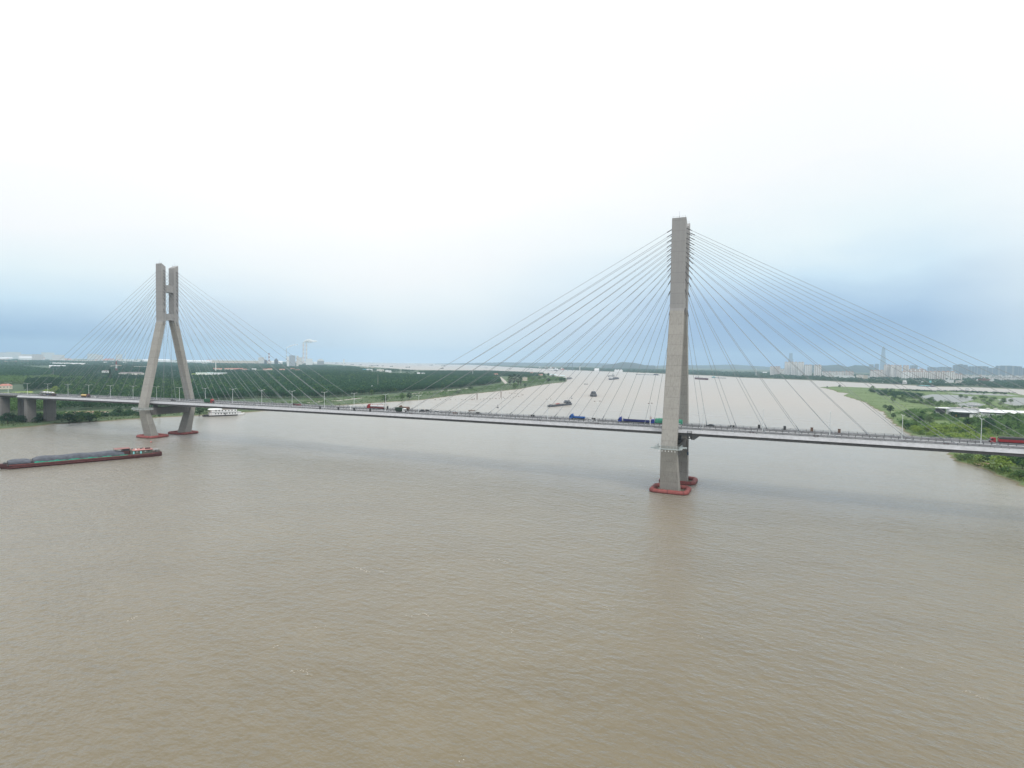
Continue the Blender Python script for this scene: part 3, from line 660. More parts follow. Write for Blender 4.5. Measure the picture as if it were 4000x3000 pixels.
def box_truck(label, uc, y, dirn, cabm, boxm, ln, hh=3.6, tarp=False, defl=True):
    T = vehicle('box_truck', label, 'truck', uc, y, dirn); h = ln/2
    truck_cab(T, h, cabm, deflector=defl); chassis(T, -h, h-2.3); wheels(T, [h-1.3, -h+1.3, -h+2.6]+([-h+3.9] if ln > 12 else []), 1.25)
    a, b = -h, h-2.7; mb = MB()
    if tarp:
        n = 9; rings = []
        for i in range(10):
            x = a+(b-a)*i/9; r_ = rnd.uniform(.94, 1.03)*(.82 if i in (0, 9) else 1); rings.append([(x, -1.3, 1.1), (x, 1.3, 1.1)]+[(x, 1.34*r_*math.cos(R_(180*k/n)), 2.2+1.75*r_*math.sin(R_(180*k/n))) for k in range(n+1)])
        mb.loft(rings)
    else: mb.box(a, b, -1.26, 1.26, 1.1, hh, 0, .02, .02)
    bx = mb.build('cargo_cover' if tarp else 'cargo_box', MT[boxm], T)
    mb = MB(); x = a+.4
    if not tarp:
        while x < b-.2: mb.box(x-.05, x+.05, -1.29, 1.29, 1.1, hh+.03); x += 1.35
        mb.build('rib', MT[boxm], bx)
    else:
        while x < b: mb.tube([(x, -1.36, 1.15), (x, -1.38, 2.2), (x, -.9, 3.6), (x, 0, 4.0), (x, .9, 3.6), (x, 1.38, 2.2), (x, 1.36, 1.15)], .04, 4); x += 1.7
        mb.build('rope', MT['dkgreen'], bx)
def flatbed(label, uc, y, dirn, cabm, bedm, ln, side=.9, articulated=False, load=None):
    T = vehicle('cargo_truck', label, 'truck', uc, y, dirn); h = ln/2; gap = 3.4 if articulated else 2.6
    truck_cab(T, h, cabm, deflector=not articulated or load is None); chassis(T, -h, h-2.2)
    wheels(T, [h-1.4, h-4.6, h-5.9, -h+1.2, -h+2.5, -h+3.8] if articulated else [h-1.3, -h+1.4, -h+2.7], 1.25)
    a, b = -h, h-gap; mb = MB(); mb.box(a, b, -1.25, 1.25, 1.1, 1.3); bed = mb.build('bed', MT[bedm], T)
    mb = MB()
    for s in (-1, 1): mb.box(a, b, s*1.25-.04, s*1.25+.04, 1.3, 1.3+side)
    mb.box(a-.02, a+.06, -1.2, 1.2, 1.3, 1.3+side); mb.box(b-.06, b+.02, -1.2, 1.2, 1.3, 1.3+side+.5)
    x = a+.6
    while x < b: mb.box(x-.06, x+.06, -1.34, -1.29, 1.3, 1.3+side); mb.box(x-.06, x+.06, 1.29, 1.34, 1.3, 1.3+side); x += 1.5
    mb.build('side_board', MT[bedm], bed)
    if load:
        mb = MB(); n = 10; rings = []
        for i in range(n+1):
            x = a+.1+(b-a-.2)*i/n; z = 1.3+side+load[1]*rnd.uniform(.9, 1.05)*(.85 if i in (0, n) else 1); rings.append([(x, -1.28, 1.3+side-.1), (x, 1.28, 1.3+side-.1), (x, 1.25, z-.35), (x, .8, z), (x, -.8, z), (x, -1.25, z-.35)])
        mb.loft(rings); mb.build('tarpaulin', MT[load[0]], T)
def car(label, uc, y, dirn, mat, suv=False, ln=4.6):
    T = vehicle('car', label, 'car', uc, y, dirn); h = ln/2; z = 1.75 if suv else 1.46; w = .9
    mb = MB(); mb.extr([(-h, .35), (h-.1, .3), (h, .62), (h-.25, .8), (h-1.25, .95), (-h+.3, 1.0), (-h, .85)], 'y', -w, w); body = mb.build('body', MT[mat], T)
    mb = MB(); mb.loft([[(h-1.2, -w+.04, .94), (h-1.2, w-.04, .94), (-h+(.15 if suv else .55), w-.04, .98), (-h+(.15 if suv else .55), -w+.04, .98)], [(h-1.95, -w+.2, z), (h-1.95, w-.2, z), (-h+(.5 if suv else 1.15), w-.2, z), (-h+(.5 if suv else 1.15), -w+.2, z)]]); mb.build('window', MT['glass'], body)
    mb = MB(); mb.loft([[(h-1.9, -w+.18, z-.04), (h-1.9, w-.18, z-.04), (-h+(.4 if suv else 1.05), w-.18, z-.04), (-h+(.4 if suv else 1.05), -w+.18, z-.04)], [(h-2.1, -w+.25, z+.05), (h-2.1, w-.25, z+.05), (-h+(.6 if suv else 1.25), w-.25, z+.05), (-h+(.6 if suv else 1.25), -w+.25, z+.05)]]); mb.build('roof', MT[mat], body)
    for s in (-1, 1):
        mb = MB(); mb.box(h-.12, h+.01, s*.65-.18, s*.65+.18, .6, .75); mb.build('headlight', MT['silver'], body)
        mb = MB(); mb.box(-h-.01, -h+.1, s*.65-.18, s*.65+.18, .66, .82); mb.build('tail_light', MT['red'], body)
    wheels(T, [h-.85, -h+.85], .93, .33)
# car carrier with white cars on its upper deck
T = vehicle('car_carrier', 'car carrier truck with red cab and a row of white cars on its upper deck', 'truck', 186, -7.4, 1); truck_cab(T, 13.5, 'dkred', h=2.7, deflector=False)
mb = MB(); mb.box(-13, 11, -1.3, 1.3, .8, 1.0); mb.box(-13, 13, -1.3, 1.3, 3.1, 3.25)
for x in (-12.8, -7, -1, 5, 10.8):
    for s in (-1, 1): mb.box(x-.08, x+.08, s*1.25-.06, s*1.25+.06, 1.0, 3.1)
mb.build('trailer_frame', MT['brown'], T); wheels(T, [12.2, 8, 6.6, -10.5, -9.1, -7.7], 1.25)
def mini(T0, x, z, mat, lab, loc):
    t = thing('carried_car', lab, 'car', (loc[0]+x, loc[1], loc[2]+z), 0, 'cars carried on the transporter'); w = .88; h = 2.2
    mb = MB(); mb.extr([(-h, .3), (h, .3), (h, .7), (h-1.2, .92), (-h, .95)], 'y', -w, w); b = mb.build('body', MT[mat], t)
    mb = MB(); mb.loft([[(h-1.1, -w+.05, .9), (h-1.1, w-.05, .9), (-h+.3, w-.05, .93), (-h+.3, -w+.05, .93)], [(h-1.9, -w+.2, 1.45), (h-1.9, w-.2, 1.45), (-h+.9, w-.2, 1.45), (-h+.9, -w+.2, 1.45)]]); mb.build('window', MT['white' if mat == 'white' else 'glass'], b)
    wheels(t, [h-.8, -h+.8], .9, .3)
for i, (x, m_) in enumerate(((-10.4, 'silver'), (-5.6, 'white'), (-.8, 'white'), (4.0, 'white'), (8.8, 'white'))):
    mini(T, x, 3.27, m_, ('silver car on the upper deck of the car carrier, at its rear end' if i == 0 else 'white car on the upper deck of the car carrier, %s from its red cab' % ORD[4-i]), T.location)
for i, (x, m_) in enumerate(((-9.6, 'grey'), (-4.6, 'silver'), (1, 'navy'), (6.4, 'dark'))):
    mini(T, x, 1.02, m_, '%s car on the lower deck of the car carrier' % {'grey': 'grey', 'silver': 'silver', 'navy': 'dark blue', 'dark': 'black'}[m_], T.location)
tanker('yellow tank truck with red cab on the near carriageway left of the left tower', 334, -7.4, 1, 'dkred', 'yellow', 'dkred', 11.5)
car('small white car just ahead of the yellow tank truck', 368, -3.7, 1, 'white')
car('black car passing the left tower on the near carriageway', 677, -3.7, 1, 'dark')
box_truck('truck with red cab and dark green box body right of the left tower', 817, -7.4, 1, 'red', 'green', 10.6, 3.7)
car('silver grey car on the near carriageway in the left half of the main span', 996, -11.2, 1, 'silver')
car('red car on the far carriageway in the left half of the main span', 1166, 7.4, -1, 'red')
car('dull red car ahead of the bright red car on the far carriageway', 1148, 11.2, -1, 'dkred')
tanker('silver tank truck with bright red cab on the far carriageway', 1468, 11.2, -1, 'red', 'silver', 'red', 15.5)
box_truck('dark green box truck with white and blue cab heading right in mid span', 1566, -3.7, 1, 'white', 'dkgreen', 8.6, 3.6, False, False)
flatbed('low truck with brown goods half hidden behind the dark green box truck', 1578, 11.2, -1, 'brown', 'brown', 9, .5, False, ('brown', 1.2))
car('dark car on the far carriageway right of the brown truck', 1647, 7.4, -1, 'dark', True)
car('white car on the far carriageway in mid span, left one of two', 1703, 3.7, -1, 'white', True)
flatbed('bright blue open truck on the far carriageway left of the right tower', 2255, 11.2, -1, 'blue', 'blue', 10.2, .8)
car('long white car on the far carriageway right behind the bright blue truck', 2304, 3.7, -1, 'white', False, 5.0)
flatbed('long articulated truck with dark blue trailer and cab left of the right tower', 2475, 7.4, -1, 'cabblue', 'navy', 19.5, 1.0, True)
box_truck('truck with dark blue cab and bulging green tarpaulin load passing behind the right tower', 2603, 7.4, -1, 'cabblue', 'tarpgreen', 19, 3.6, True, False)
car('white car half hidden behind the right tower leg', 2649, 3.7, -1, 'white')
car('dark car on the far carriageway just right of the right tower', 2774, 11.2, -1, 'dark', False, 5.0)
flatbed('long articulated truck with red trailer under a black tarpaulin at the right edge', 3962, 7.4, -1, 'red', 'red', 19.5, 1.1, True, ('dark', 1.3))
# ------------------------------------------------------------------ boats
def hull_mb(L_, B, D, bow=.14, stern=.05, sheer=.5, draft=.35):
    mb = MB(); rings = []; n = 14
    for i in range(n+1):
        t = i/n; x = -L_/2+L_*t
        k = 1.0
        if t > 1-bow: q = (t-(1-bow))/bow; k = max(.06, 1-q**2*.94)
        if t < stern: q = 1-t/stern; k = 1-q*q*.22
        z = D+sheer*max(0, (t-.8)/.2)**2+sheer*.5*max(0, (.12-t)/.12)**2; b = B/2*k
        xb = x-(0 if t < 1-bow else (t-(1-bow))/bow*D*.6)
        rings.append([(xb, -b*.88, -draft), (xb, b*.88, -draft), (x, b, z*.55), (x, b, z), (x, -b, z), (x, -b, z*.55)])
    mb.loft(rings); return mb
def boat_between(name, label, cat, p_stern, p_bow, group=None):
    a, b = Vector(p_stern), Vector(p_bow); d = b-a; rz = math.atan2(d.y, d.x); c = (a+b)/2
    return thing(name, label, cat, (c.x, c.y, 0), rz, group), d.length
def deckhouse(T, x0, x1, hw, z0, z1, mat='white', roof='white', win=True, over=.35):
    mb = MB(); mb.box(x0, x1, -hw, hw, z0, z1); h = mb.build('deckhouse', MT[mat], T)
    mb = MB(); mb.box(x0-over, x1+over, -hw-over, hw+over, z1, z1+.18); mb.build('roof', MT[roof], h)
    if win:
        mb = MB(); n = max(2, int((x1-x0)/2.2)); zc = (z0+z1)/2+.15; hh = (z1-z0)*.2
        for k in range(n):
            xc = x0+(k+.5)*(x1-x0)/n
            for s in (-1, 1): mb.box(xc-.5, xc+.5, s*hw-.03, s*hw+.03, zc-hh, zc+hh)
        m2 = max(2, int(2*hw/1.6))
        for k in range(m2):
            yc = -hw+(k+.5)*2*hw/m2
            for X in (x0, x1): mb.box(X-.03, X+.03, yc-.4, yc+.4, zc-hh, zc+hh)
        mb.build('window', MT['glass'], h)
    return h
# the long barge in front
T, Lb = boat_between('cargo_barge', 'long red barge under grey tarpaulins with pink cabin roof, in front on the left', 'barge', at(626, 1777), at(-8, 1833))
Bb = 12.5; hull_mb(Lb, Bb, 2.7, .05, .05, .7).build('hull', MT['dkred'], T)
mb = MB()
for s in (-1, 1): mb.box(-Lb/2+3, Lb/2-5, s*(Bb/2)-.14, s*(Bb/2)+.14, 2.35, 2.85); mb.box(-Lb/2+24, Lb/2-4, s*(Bb/2)-.16, s*(Bb/2)+.2, 1.0, 1.25)
mb.build('rubbing_strake', MT['strake'], T)
mb = MB(); mb.box(-Lb/2+2, Lb/2-4, -Bb/2+.2, Bb/2-.2, 2.66, 2.74); mb.build('deck', MT['olive'], T)
mb = MB(); mb.box(-Lb/2+23, Lb/2-4.5, -Bb/2+1.3, Bb/2-1.3, 2.74, 4.0); mb.build('coaming', MT['dark'], T)
def tarp_part(x0, x1, hh):
    rings = []; n = 8; m_ = max(6, int((x1-x0)/2.2)); hw = Bb/2-1.2
    for i in range(m_+1):
        x = x0+(x1-x0)*i/m_; k = hh*(1+.10*math.sin(x*.35)+rnd.uniform(-.05, .05))*(.45 if i in (0, m_) else .9 if i in (1, m_-1) else 1); r = [(x, -hw-.12, 3.2), (x, hw+.12, 3.2)]
        for j in range(n+1): a = math.pi*j/n; r.append((x, hw*math.cos(a), 4.05+k*math.sin(a)**.7+rnd.uniform(-.06, .06)))
        rings.append(r)
    mb = MB(); mb.loft(rings); return mb
tarp_part(-Lb/2+23.5, Lb/2-17, 2.0).build('tarpaulin', MT['tarp'], T); tarp_part(Lb/2-15.6, Lb/2-4.8, 1.5).build('tarpaulin', MT['tarp'], T)
mb = MB(); rings = []
for i in range(40):
    x = Lb/2-17.5-i*1.32; z = 3.5+.25*math.sin(i*.9)+.2*math.sin(i*2.3)-i*.012; rings.append([(x, -Bb/2+.75, 2.75), (x, -Bb/2+1.02, 2.75), (x, -Bb/2+1.0, z), (x, -Bb/2+.8, z)])
mb.loft(rings[:20]); mb.loft(rings[23:]); rings2 = [[(x, -y, z) for x, y, z in r] for r in rings]; mb.loft(rings2)
mb.build('cover_net', MT['netgreen'], T)
xs = -Lb/2
cab = MB(); cab.box(xs+6, xs+19.5, -4.6, 4.6, 2.74, 5.3); cab = cab.build('cabin', MT['olive'], T)
mb = MB(); mb.box(xs+5.6, xs+18.2, -5.2, 5.2, 5.3, 5.5); mb.build('roof', MT['pink'], cab)
for k, (x, m_) in enumerate(((xs+17.6, 'aqua'), (xs+13.2, 'aqua'))):
    for s in (-1, 1): mb = MB(); mb.box(x-.45, x+.45, s*4.6-.05, s*4.6+.05, 2.95, 4.85); mb.build('door', MT[m_], cab)
for x in (xs+8.2, xs+10.4, xs+15.6):
    for s in (-1, 1): mb = MB(); mb.box(x-.5, x+.5, s*4.6-.04, s*4.6+.04, 3.9, 4.8); mb.build('window', MT['grey' if x > xs+9 else 'glass'], cab)
mb = MB(); mb.box(xs+14.2, xs+15.0, -4.64, -4.56, 2.95, 4.8); mb.build('doorway', MT['black'], cab)
wh = MB(); wh.box(xs+19.6, xs+24, -2.6, 2.6, 2.74, 7.0); wh = wh.build('wheelhouse', MT['dkred'], T)
mb = MB(); mb.box(xs+20, xs+24.04, -2.64, 2.64, 5.5, 6.5); mb.build('window', MT['glass'], wh)
mb = MB(); mb.box(xs+19.3, xs+28.5, -3.6, 3.6, 7.0, 7.18); mb.build('canopy', MT['canopy'], wh)
mb = MB()
for x in (xs+24.4, xs+28.2):
    for s in (-1, 1): mb.tube([(x, s*3.3, 2.74), (x, s*3.3, 7.0)], .09, 5)
mb.build('canopy_post', MT['dkred'], wh)
for k, (x, y, l_, w_, h_, m_) in enumerate(((xs+8.3, 1, 3.2, 1.8, .9, 'dkred'), (xs+12, -1.5, 1.2, 1, .5, 'dark'), (xs+15.6, 1, .9, .9, .7, 'white'), (xs+17.2, -2.6, 1.4, .8, .5, 'dark'), (xs+10.5, -3.4, 1.2, .9, .35, 'dkred'), (xs+13.8, -3.8, .9, .7, .3, 'brown'))):
    mb = MB(); mb.box(x-l_/2, x+l_/2, y-w_/2, y+w_/2, 5.5, 5.5+h_, 0, .1, .1); mb.build('roof_locker', MT[m_], cab)
mb = MB(); mb.tube([(xs+17.4, 1.5, 5.4), (xs+17.4, 1.5, 12.5)], [.12, .06], 5); mb.tube([(xs+17.4, .7, 11), (xs+17.4, 2.3, 11)], .05, 4); mb.build('mast', MT['grey'], T)
mb = MB()
for z in (3.3, 3.8):
    mb.tube([(xs+5.4, -5.4, z), (xs+2.2, -4.9, z+.2), (xs+.6, -2.5, z+.4), (xs+.6, 2.5, z+.4), (xs+2.2, 4.9, z+.2), (xs+5.4, 5.4, z)], .07, 4)
for p in ((xs+5.4, -5.4), (xs+2.2, -4.9), (xs+.6, -2.5), (xs+.6, 0), (xs+.6, 2.5), (xs+2.2, 4.9), (xs+5.4, 5.4), (xs+3.8, -5.2), (xs+3.8, 5.2)): mb.tube([(p[0], p[1], 2.7), (p[0], p[1], 4.3)], .07, 4)
mb.build('stern_rail', MT['olive'], T)
mb = MB(); mb.box(xs+1.5, xs+5, -2.6, 2.6, 4.6, 4.75); mb.box(xs+1.6, xs+3.0, -1, 1, 2.7, 3.7); mb.build('stern_platform', MT['grey'], T)
for x in (xs+8, xs+20.5, xs+35, xs+52, xs+66, xs+78):
    mb = MB(); pts = [(x+.55*math.cos(R_(45*k)), -Bb/2-.25, 2.25+.55*math.sin(R_(45*k))) for k in range(9)]; mb.tube(pts, .2, 6, 0, False); mb.build('tyre', MT['black'], T)
mb = MB()
for x in (xs+19.2, xs+18.2, xs+50, xs+80): mb.box(x-.14, x+.14, -Bb/2-.18, -Bb/2-.1, .1, 2.5)
mb.build('draught_mark', MT['pink'], T)
mb = MB(); mb.box(Lb/2-4.2, Lb/2-2.4, -2.4, 2.4, 2.8, 3.8); mb.tube([(Lb/2-3.4, -3.4, 3.6), (Lb/2-3.4, 3.4, 3.6)], .35, 8); mb.build('winch', MT['dark'], T)
# houseboat and patrol boat at the left bank
T, L2 = boat_between('houseboat', 'white two-storey houseboat moored at the left bank beside the left tower', 'houseboat', at(926, 1621.5), at(790, 1627))
hull_mb(L2, 9.5, 1.3, .12, .04, .2).build('hull', MT['dark'], T)
h1 = MB(); h1.box(-L2/2+.6, L2/2-7.2, -4.1, 4.1, 1.3, 4.7); h1 = h1.build('lower_storey', MT['white'], T)
mb = MB(); mb.box(-L2/2+.2, L2/2-6.6, -4.7, 4.7, 4.7, 4.95); mb.build('balcony_slab', MT['grey'], T)
h2 = MB(); h2.box(-L2/2+1, L2/2-9.5, -3.7, 3.7, 4.95, 8.1); h2 = h2.build('upper_storey', MT['white'], T)
rf = MB(); rf.loft([[(L2/2-22, -4.5, 8.1), (L2/2-6.5, -4.5, 8.1), (L2/2-6.5, 4.5, 8.1), (L2/2-22, 4.5, 8.1)], [(L2/2-21, -2, 9.5), (L2/2-8, -2, 9.5), (L2/2-8, 2, 9.5), (L2/2-21, 2, 9.5)]]); rf.build('roof', MT['white'], T)
mb = MB(); mb.box(-L2/2+1, L2/2-22.2, -3.9, 3.9, 8.1, 8.35); mb.build('roof_terrace', MT['brown'], T)
for h, z, n, w in ((h1, 3.2, 8, 4.1), (h2, 6.7, 7, 3.7)):
    for k in range(n):
        x = -L2/2+3+k*(L2-14)/n; mb = MB(); mb.box(x-.65, x+.65, w-.05, w+.04, z-.65, z+.65); mb.box(x-.65, x+.65, -w-.04, -w+.05, z-.65, z+.65); mb.build('window', MT['glass'], h)
mb = MB(); mb.box(-L2/2+14, -L2/2+15.3, 4.05, 4.16, 1.4, 3.6); mb.build('door', MT['dark'], h1)
mb = MB()
for s in (-1, 1):
    mb.tube([(L2/2-7, s*4.3, 5.9), (L2/2-10, s*4.3, 5.9)], .05, 4)
    for x in (L2/2-9.2, L2/2-7): mb.tube([(x, s*4.3, 1.3), (x, s*4.3, 8.1)], .09, 5)
mb.build('porch_post', MT['pink'], T)
mb = MB(); mb.box(L2/2-6.4, L2/2-2, -2.5, 2.5, 1.4, 2.2); mb.build('foredeck', MT['dark'], T)
T, L3 = boat_between('patrol_boat', 'small white patrol boat tied up at the right end of the houseboat', 'boat', at(906, 1623), at(955, 1618.5))
hull_mb(L3, 4.2, 1.7, .3, .05, .6).build('hull', MT['white'], T); deckhouse(T, -L3*.18, L3*.16, 1.6, 1.7, 3.9); mb = MB(); mb.box(-L3*.38, -L3*.2, -1.5, 1.5, 1.7, 2.7); mb.build('aft_cover', MT['white'], T)
mb = MB(); mb.tube([(0, 0, 3.9), (-.6, 0, 6.4)], .1, 5); mb.tube([(-.3, -.9, 5), (-.3, .9, 5)], .07, 4); mb.build('mast', MT['white'], T)
def freighter(label, stern, bow, hullm, housem, D=3.5, cargo=None, B=None, house_bow=False, cat='cargo ship', hh=6, group=None, roof='white'):
    T, L_ = boat_between('cargo_ship', label, cat, stern, bow, group); B = B or max(5, L_*.16)
    hull_mb(L_, B, D).build('hull', MT[hullm], T); s = 1 if not house_bow else -1
    a, b = (-L_/2+L_*.04, -L_/2+L_*.2) if s > 0 else (L_/2-L_*.24, L_/2-L_*.08)
    h = deckhouse(T, a, b, B*.38, D, D+hh*.6, housem, roof); deckhouse(T, a+(b-a)*.25, b-(b-a)*.1, B*.3, D+hh*.6+.2, D+hh, housem, roof)
    mb = MB(); x0, x1 = (-L_/2+L_*.24, L_/2-L_*.14) if s > 0 else (-L_/2+L_*.06, L_/2-L_*.28)
    mb.box(x0, x1, -B*.36, B*.36, D, D+.9); mb.build('hold', MT['dark'], T)
    if cargo:
        mb = MB(); n = 8; mb.loft([[(x0+(x1-x0)*i/n, -B*.33, D+.85), (x0+(x1-x0)*i/n, B*.33, D+.85), (x0+(x1-x0)*i/n, B*.1, D+.9+cargo[1]*(.35+.65*math.sin(math.pi*min(1, max(0, i/n))))), (x0+(x1-x0)*i/n, -B*.1, D+.9+cargo[1]*(.35+.65*math.sin(math.pi*i/n)))] for i in range(n+1)]); mb.build('cargo', MT[cargo[0]], T)
    mb = MB(); mb.tube([((a+b)/2, 0, D+hh), ((a+b)/2, 0, D+hh+5)], .15, 5); mb.tube([(L_*.42*s, 0, D), (L_*.42*s, 0, D+4)], .12, 5); mb.build('mast', MT['grey'], T)
    return T
T = freighter('dark barge with a red patch on its load, just beyond the bridge', at(2226, 1580), at(2139, 1590), 'ship_dk', 'ship_dk', 2.4, ('conc', 1.6), 11, cat='barge', hh=5.5, roof='silver')
L_ = (at(2226, 1580)-at(2139, 1590)).length
mb = MB(); mb.loft([[(x, -3.6, 3.5+h), (x, 3.6, 3.5+h), (x, 1.6, 4.6+h), (x, -1.6, 4.6+h)] for x, h in ((L_*.04, .25), (L_*.12, .2), (L_*.2, 0))]); mb.build('red_cover', MT['red_float'], T)
freighter('small dark freighter heading straight toward the bridge in mid river', at(2318, 1550)+(at(2318, 1540)-at(2318, 1550)).normalized()*62, at(2318, 1550), 'ship_dk', 'ship_dk', 3.6, None, 15, hh=6, roof='silver')
freighter('dark cargo ship with white wheelhouse in mid river, the larger of two overlapping ships', at(2413, 1480), at(2380, 1484), 'ship_dk', 'white', 6, ('ship_dk', 3), 16, True, hh=9)
freighter('white-decked ship just behind the dark cargo ship in mid river', at(2398, 1470), at(2376, 1471), 'ship_dk', 'white', 4, None, 14, hh=13)
freighter('long low barge with pale blue cover left of the right tower near the far shore', at(2574, 1466), at(2484, 1463), 'ship_dk', 'ship_dk', 2.6, ('shed', 2.2), 18, cat='barge', hh=6)
freighter('plum red cargo ship right of the right tower', at(2718, 1481), at(2766, 1484.5), 'ship_rb', 'white', 8, None, 17, hh=9)
freighter('low pale ferry with white central wheelhouse right of the plum red ship', at(2781, 1476), at(2836, 1478), 'ship_dk', 'aqua', 2.2, ('shed', .5), 14, cat='ferry', hh=7)
T, L_ = boat_between('launch', 'small white launch alone in mid river left of the freighter', 'boat', at(2282, 1501.5), at(2296, 1501.5)); hull_mb(L_, 4.5, 1.6, .3).build('hull', MT['ship_dk'], T); deckhouse(T, -L_*.3, L_*.2, 1.9, 1.6, 4.2)
T, L_ = boat_between('ferry', 'white passenger ferry off the wooded tip of the right spit', 'ferry', at(3768, 1523.5), at(3794, 1524.5)); hull_mb(L_, 8, 2.2, .2).build('hull', MT['white'], T); deckhouse(T, -L_*.42, L_*.3, 3.4, 2.2, 5); deckhouse(T, -L_*.3, L_*.2, 3, 5.2, 7.6); mb = MB(); mb.tube([(0, 0, 7.6), (0, 0, 13)], .2, 5); mb.build('mast', MT['white'], T)
for k, (u0, u1, v0, v1, lab, hm, wm, D, hh) in enumerate([
    (3420, 3455, 1495.5, 1497, 'grey workboat with white house at the city quay, leftmost there', 'ship_dk', 'white', 2.5, 10),
    (3475, 3542, 1500, 1503.5, 'large grey ship with white superstructure at the city quay', 'ship_dk', 'white', 5, 16),
    (3545, 3563, 1499.5, 1500.5, 'small turquoise boat at the city quay right of the grey ship', 'aqua', 'aqua', 2.5, 5),
    (3580, 3606, 1500, 1501.5, 'white-housed workboat at the city quay above the long green boat', 'ship_dk', 'white', 3, 11),
    (3620, 3636, 1500.5, 1501.5, 'turquoise and white boat at the city quay, rightmost of the row', 'grey', 'aqua', 3, 14)]):
    freighter(lab, at(u1, v1), at(u0, v0), hm, wm, D, None, 12, hh=hh, cat='boat', group='boats along the city quay')
freighter('long pale green barge off the city quay', at(3652, 1511.5), at(3580, 1508.5), 'ship_dk', 'ship_dk', 2, ('aqua', 1.6), 12, cat='barge', hh=3)
far = [(1441, 1448, 1418, 'white ship far up the left river arm, beside a taller white ship'), (1449, 1462, 1420, 'white-topped ship far up the left river arm'), (1440, 1455, 1430, 'dark ship at left end of the dark cluster in the left river arm'), (1453, 1479, 1429.5, 'big dark ship in the middle of the left river arm'), (1491, 1498, 1430, 'tiny dark boat right of the big dark ship in the left river arm'), (1522, 1534, 1432, 'small dark barge below the tiny boat in the left river arm'), (1583, 1602, 1435.5, 'dark barge near the right end of the left river arm'), (1368, 1382, 1424, 'dark barge in the upper left river arm, third from the left'), (1400, 1413, 1426, 'dark barge in the left river arm over the blue factory'), (1309, 1318, 1419.5, 'dark boat near the left end of the left river arm'), (1336, 1348, 1421.5, 'brown boat near the left end of the left river arm'), (1630, 1645, 1426, 'pale boat alone in the wide water of the left river arm'), (1676, 1690, 1427, 'grey boat between the cables in the wide water of the left river arm'), (1722, 1740, 1429, 'dark barge in the wide far water left of the blue shore strip'), (1718, 1733, 1440.5, 'dark barge near the island shore in the far water'), (1858, 1880, 1431.5, 'white barge under the low blue shore strip'), (1890, 1906, 1437, 'dark barge below the white barge near the low blue shore strip'), (1985, 1998, 1440.5, 'small dark barge in the far water left of the white dock cluster'), (2060, 2081, 1444.5, 'dark barge lying left of the white dock cluster'), (1293, 1304, 1416.5, 'white boats at the far left end of the river arm')]
for k, (u0, u1, v, lab) in enumerate(far):
    p, q = at(u1, v+.3), at(u0, v); T, L_ = boat_between('river_boat', lab, 'boat', p, q, 'small far boats on the left river arm'); L_ = min(L_, 130); w = 'white' in lab or 'pale' in lab; B = L_*.15; D = max(3, L_*.04)
    hull_mb(L_, B, D).build('hull', MT['grey' if w else 'ship_dk'], T); deckhouse(T, -L_*.44, -L_*.24, B*.36, D, D+max(7, L_*.09), 'white' if w else 'ship_dk', 'white', False)
    mb = MB(); mb.box(-L_*.2, L_*.36, -B*.35, B*.35, D, D+2.5, 0, 1, .5); mb.build('cargo', MT['shed' if w else 'dark'], T)
# docks at the far shore
for k, (u0, u1, v, hm, cm, D, cargo, lab) in enumerate([(2136, 2192, 1446, 'grey', 'white', 3, 'shed', 'long grey barge lying in front of the white dock cluster'), (2152, 2180, 1448.5, 'grey', 'white', 3, 'dark', 'nearer grey barge lying in front of the white dock cluster'), (2104, 2122, 1439, 'dkred', 'white', 8, 'shed', 'white ship at left end of the dock cluster on the far shore'), (2125, 2142, 1440, 'pink', 'white', 10, 'pink', 'white and orange ship in the dock cluster on the far shore'), (2146, 2167, 1441, 'pink', 'white', 11, 'roofred', 'orange-decked ship in the middle of the dock cluster on the far shore'), (2166, 2182, 1444, 'grey', 'white', 6, 'shed', 'white ship below the orange-decked one in the dock cluster'), (2190, 2204, 1445, 'pink', 'white', 9, 'pink', 'orange and white ship at right end of the dock cluster')]):
    T, L_ = boat_between('dock_ship', lab, 'ship', at(u0, v), at(u1, v+.4), 'ships at the far dock'); B = L_*.14
    hull_mb(L_, B, D).build('hull', MT[hm], T); deckhouse(T, -L_*.4, -L_*.12, B*.4, D, D+14, cm, 'white', False); mb = MB(); mb.box(-.05*L_, .38*L_, -B*.4, B*.4, D, D+7, 0, 3, 2); mb.build('cargo', MT[cargo], T)
# pontoons at the island tip
for k, (u0, u1, v, lab, hm) in enumerate([(2212, 2236, 1479.5, 'grey pontoon with dark cabin off the tip of the left bank', 'ship_dk'), (2209, 2228, 1483, 'low pale pontoon below the grey one off the tip of the left bank', 'grey'), (2200, 2214, 1475, 'white pontoon touching the tip of the left bank', 'white')]):
    T, L_ = boat_between('pontoon', lab, 'pontoon', at(u0, v), at(u1, v), 'pontoons off the tip of the left bank'); hull_mb(L_, 10, 1.6, .05).build('hull', MT[hm], T)
    if k != 1: deckhouse(T, -L_*.35, L_*.3, 3.5, 1.6, 6, hm, 'silver')
    else: mb = MB(); mb.box(-L_*.45, L_*.4, -.1, .1, 1.6, 2.6); mb.build('rail', MT['grey'], T)
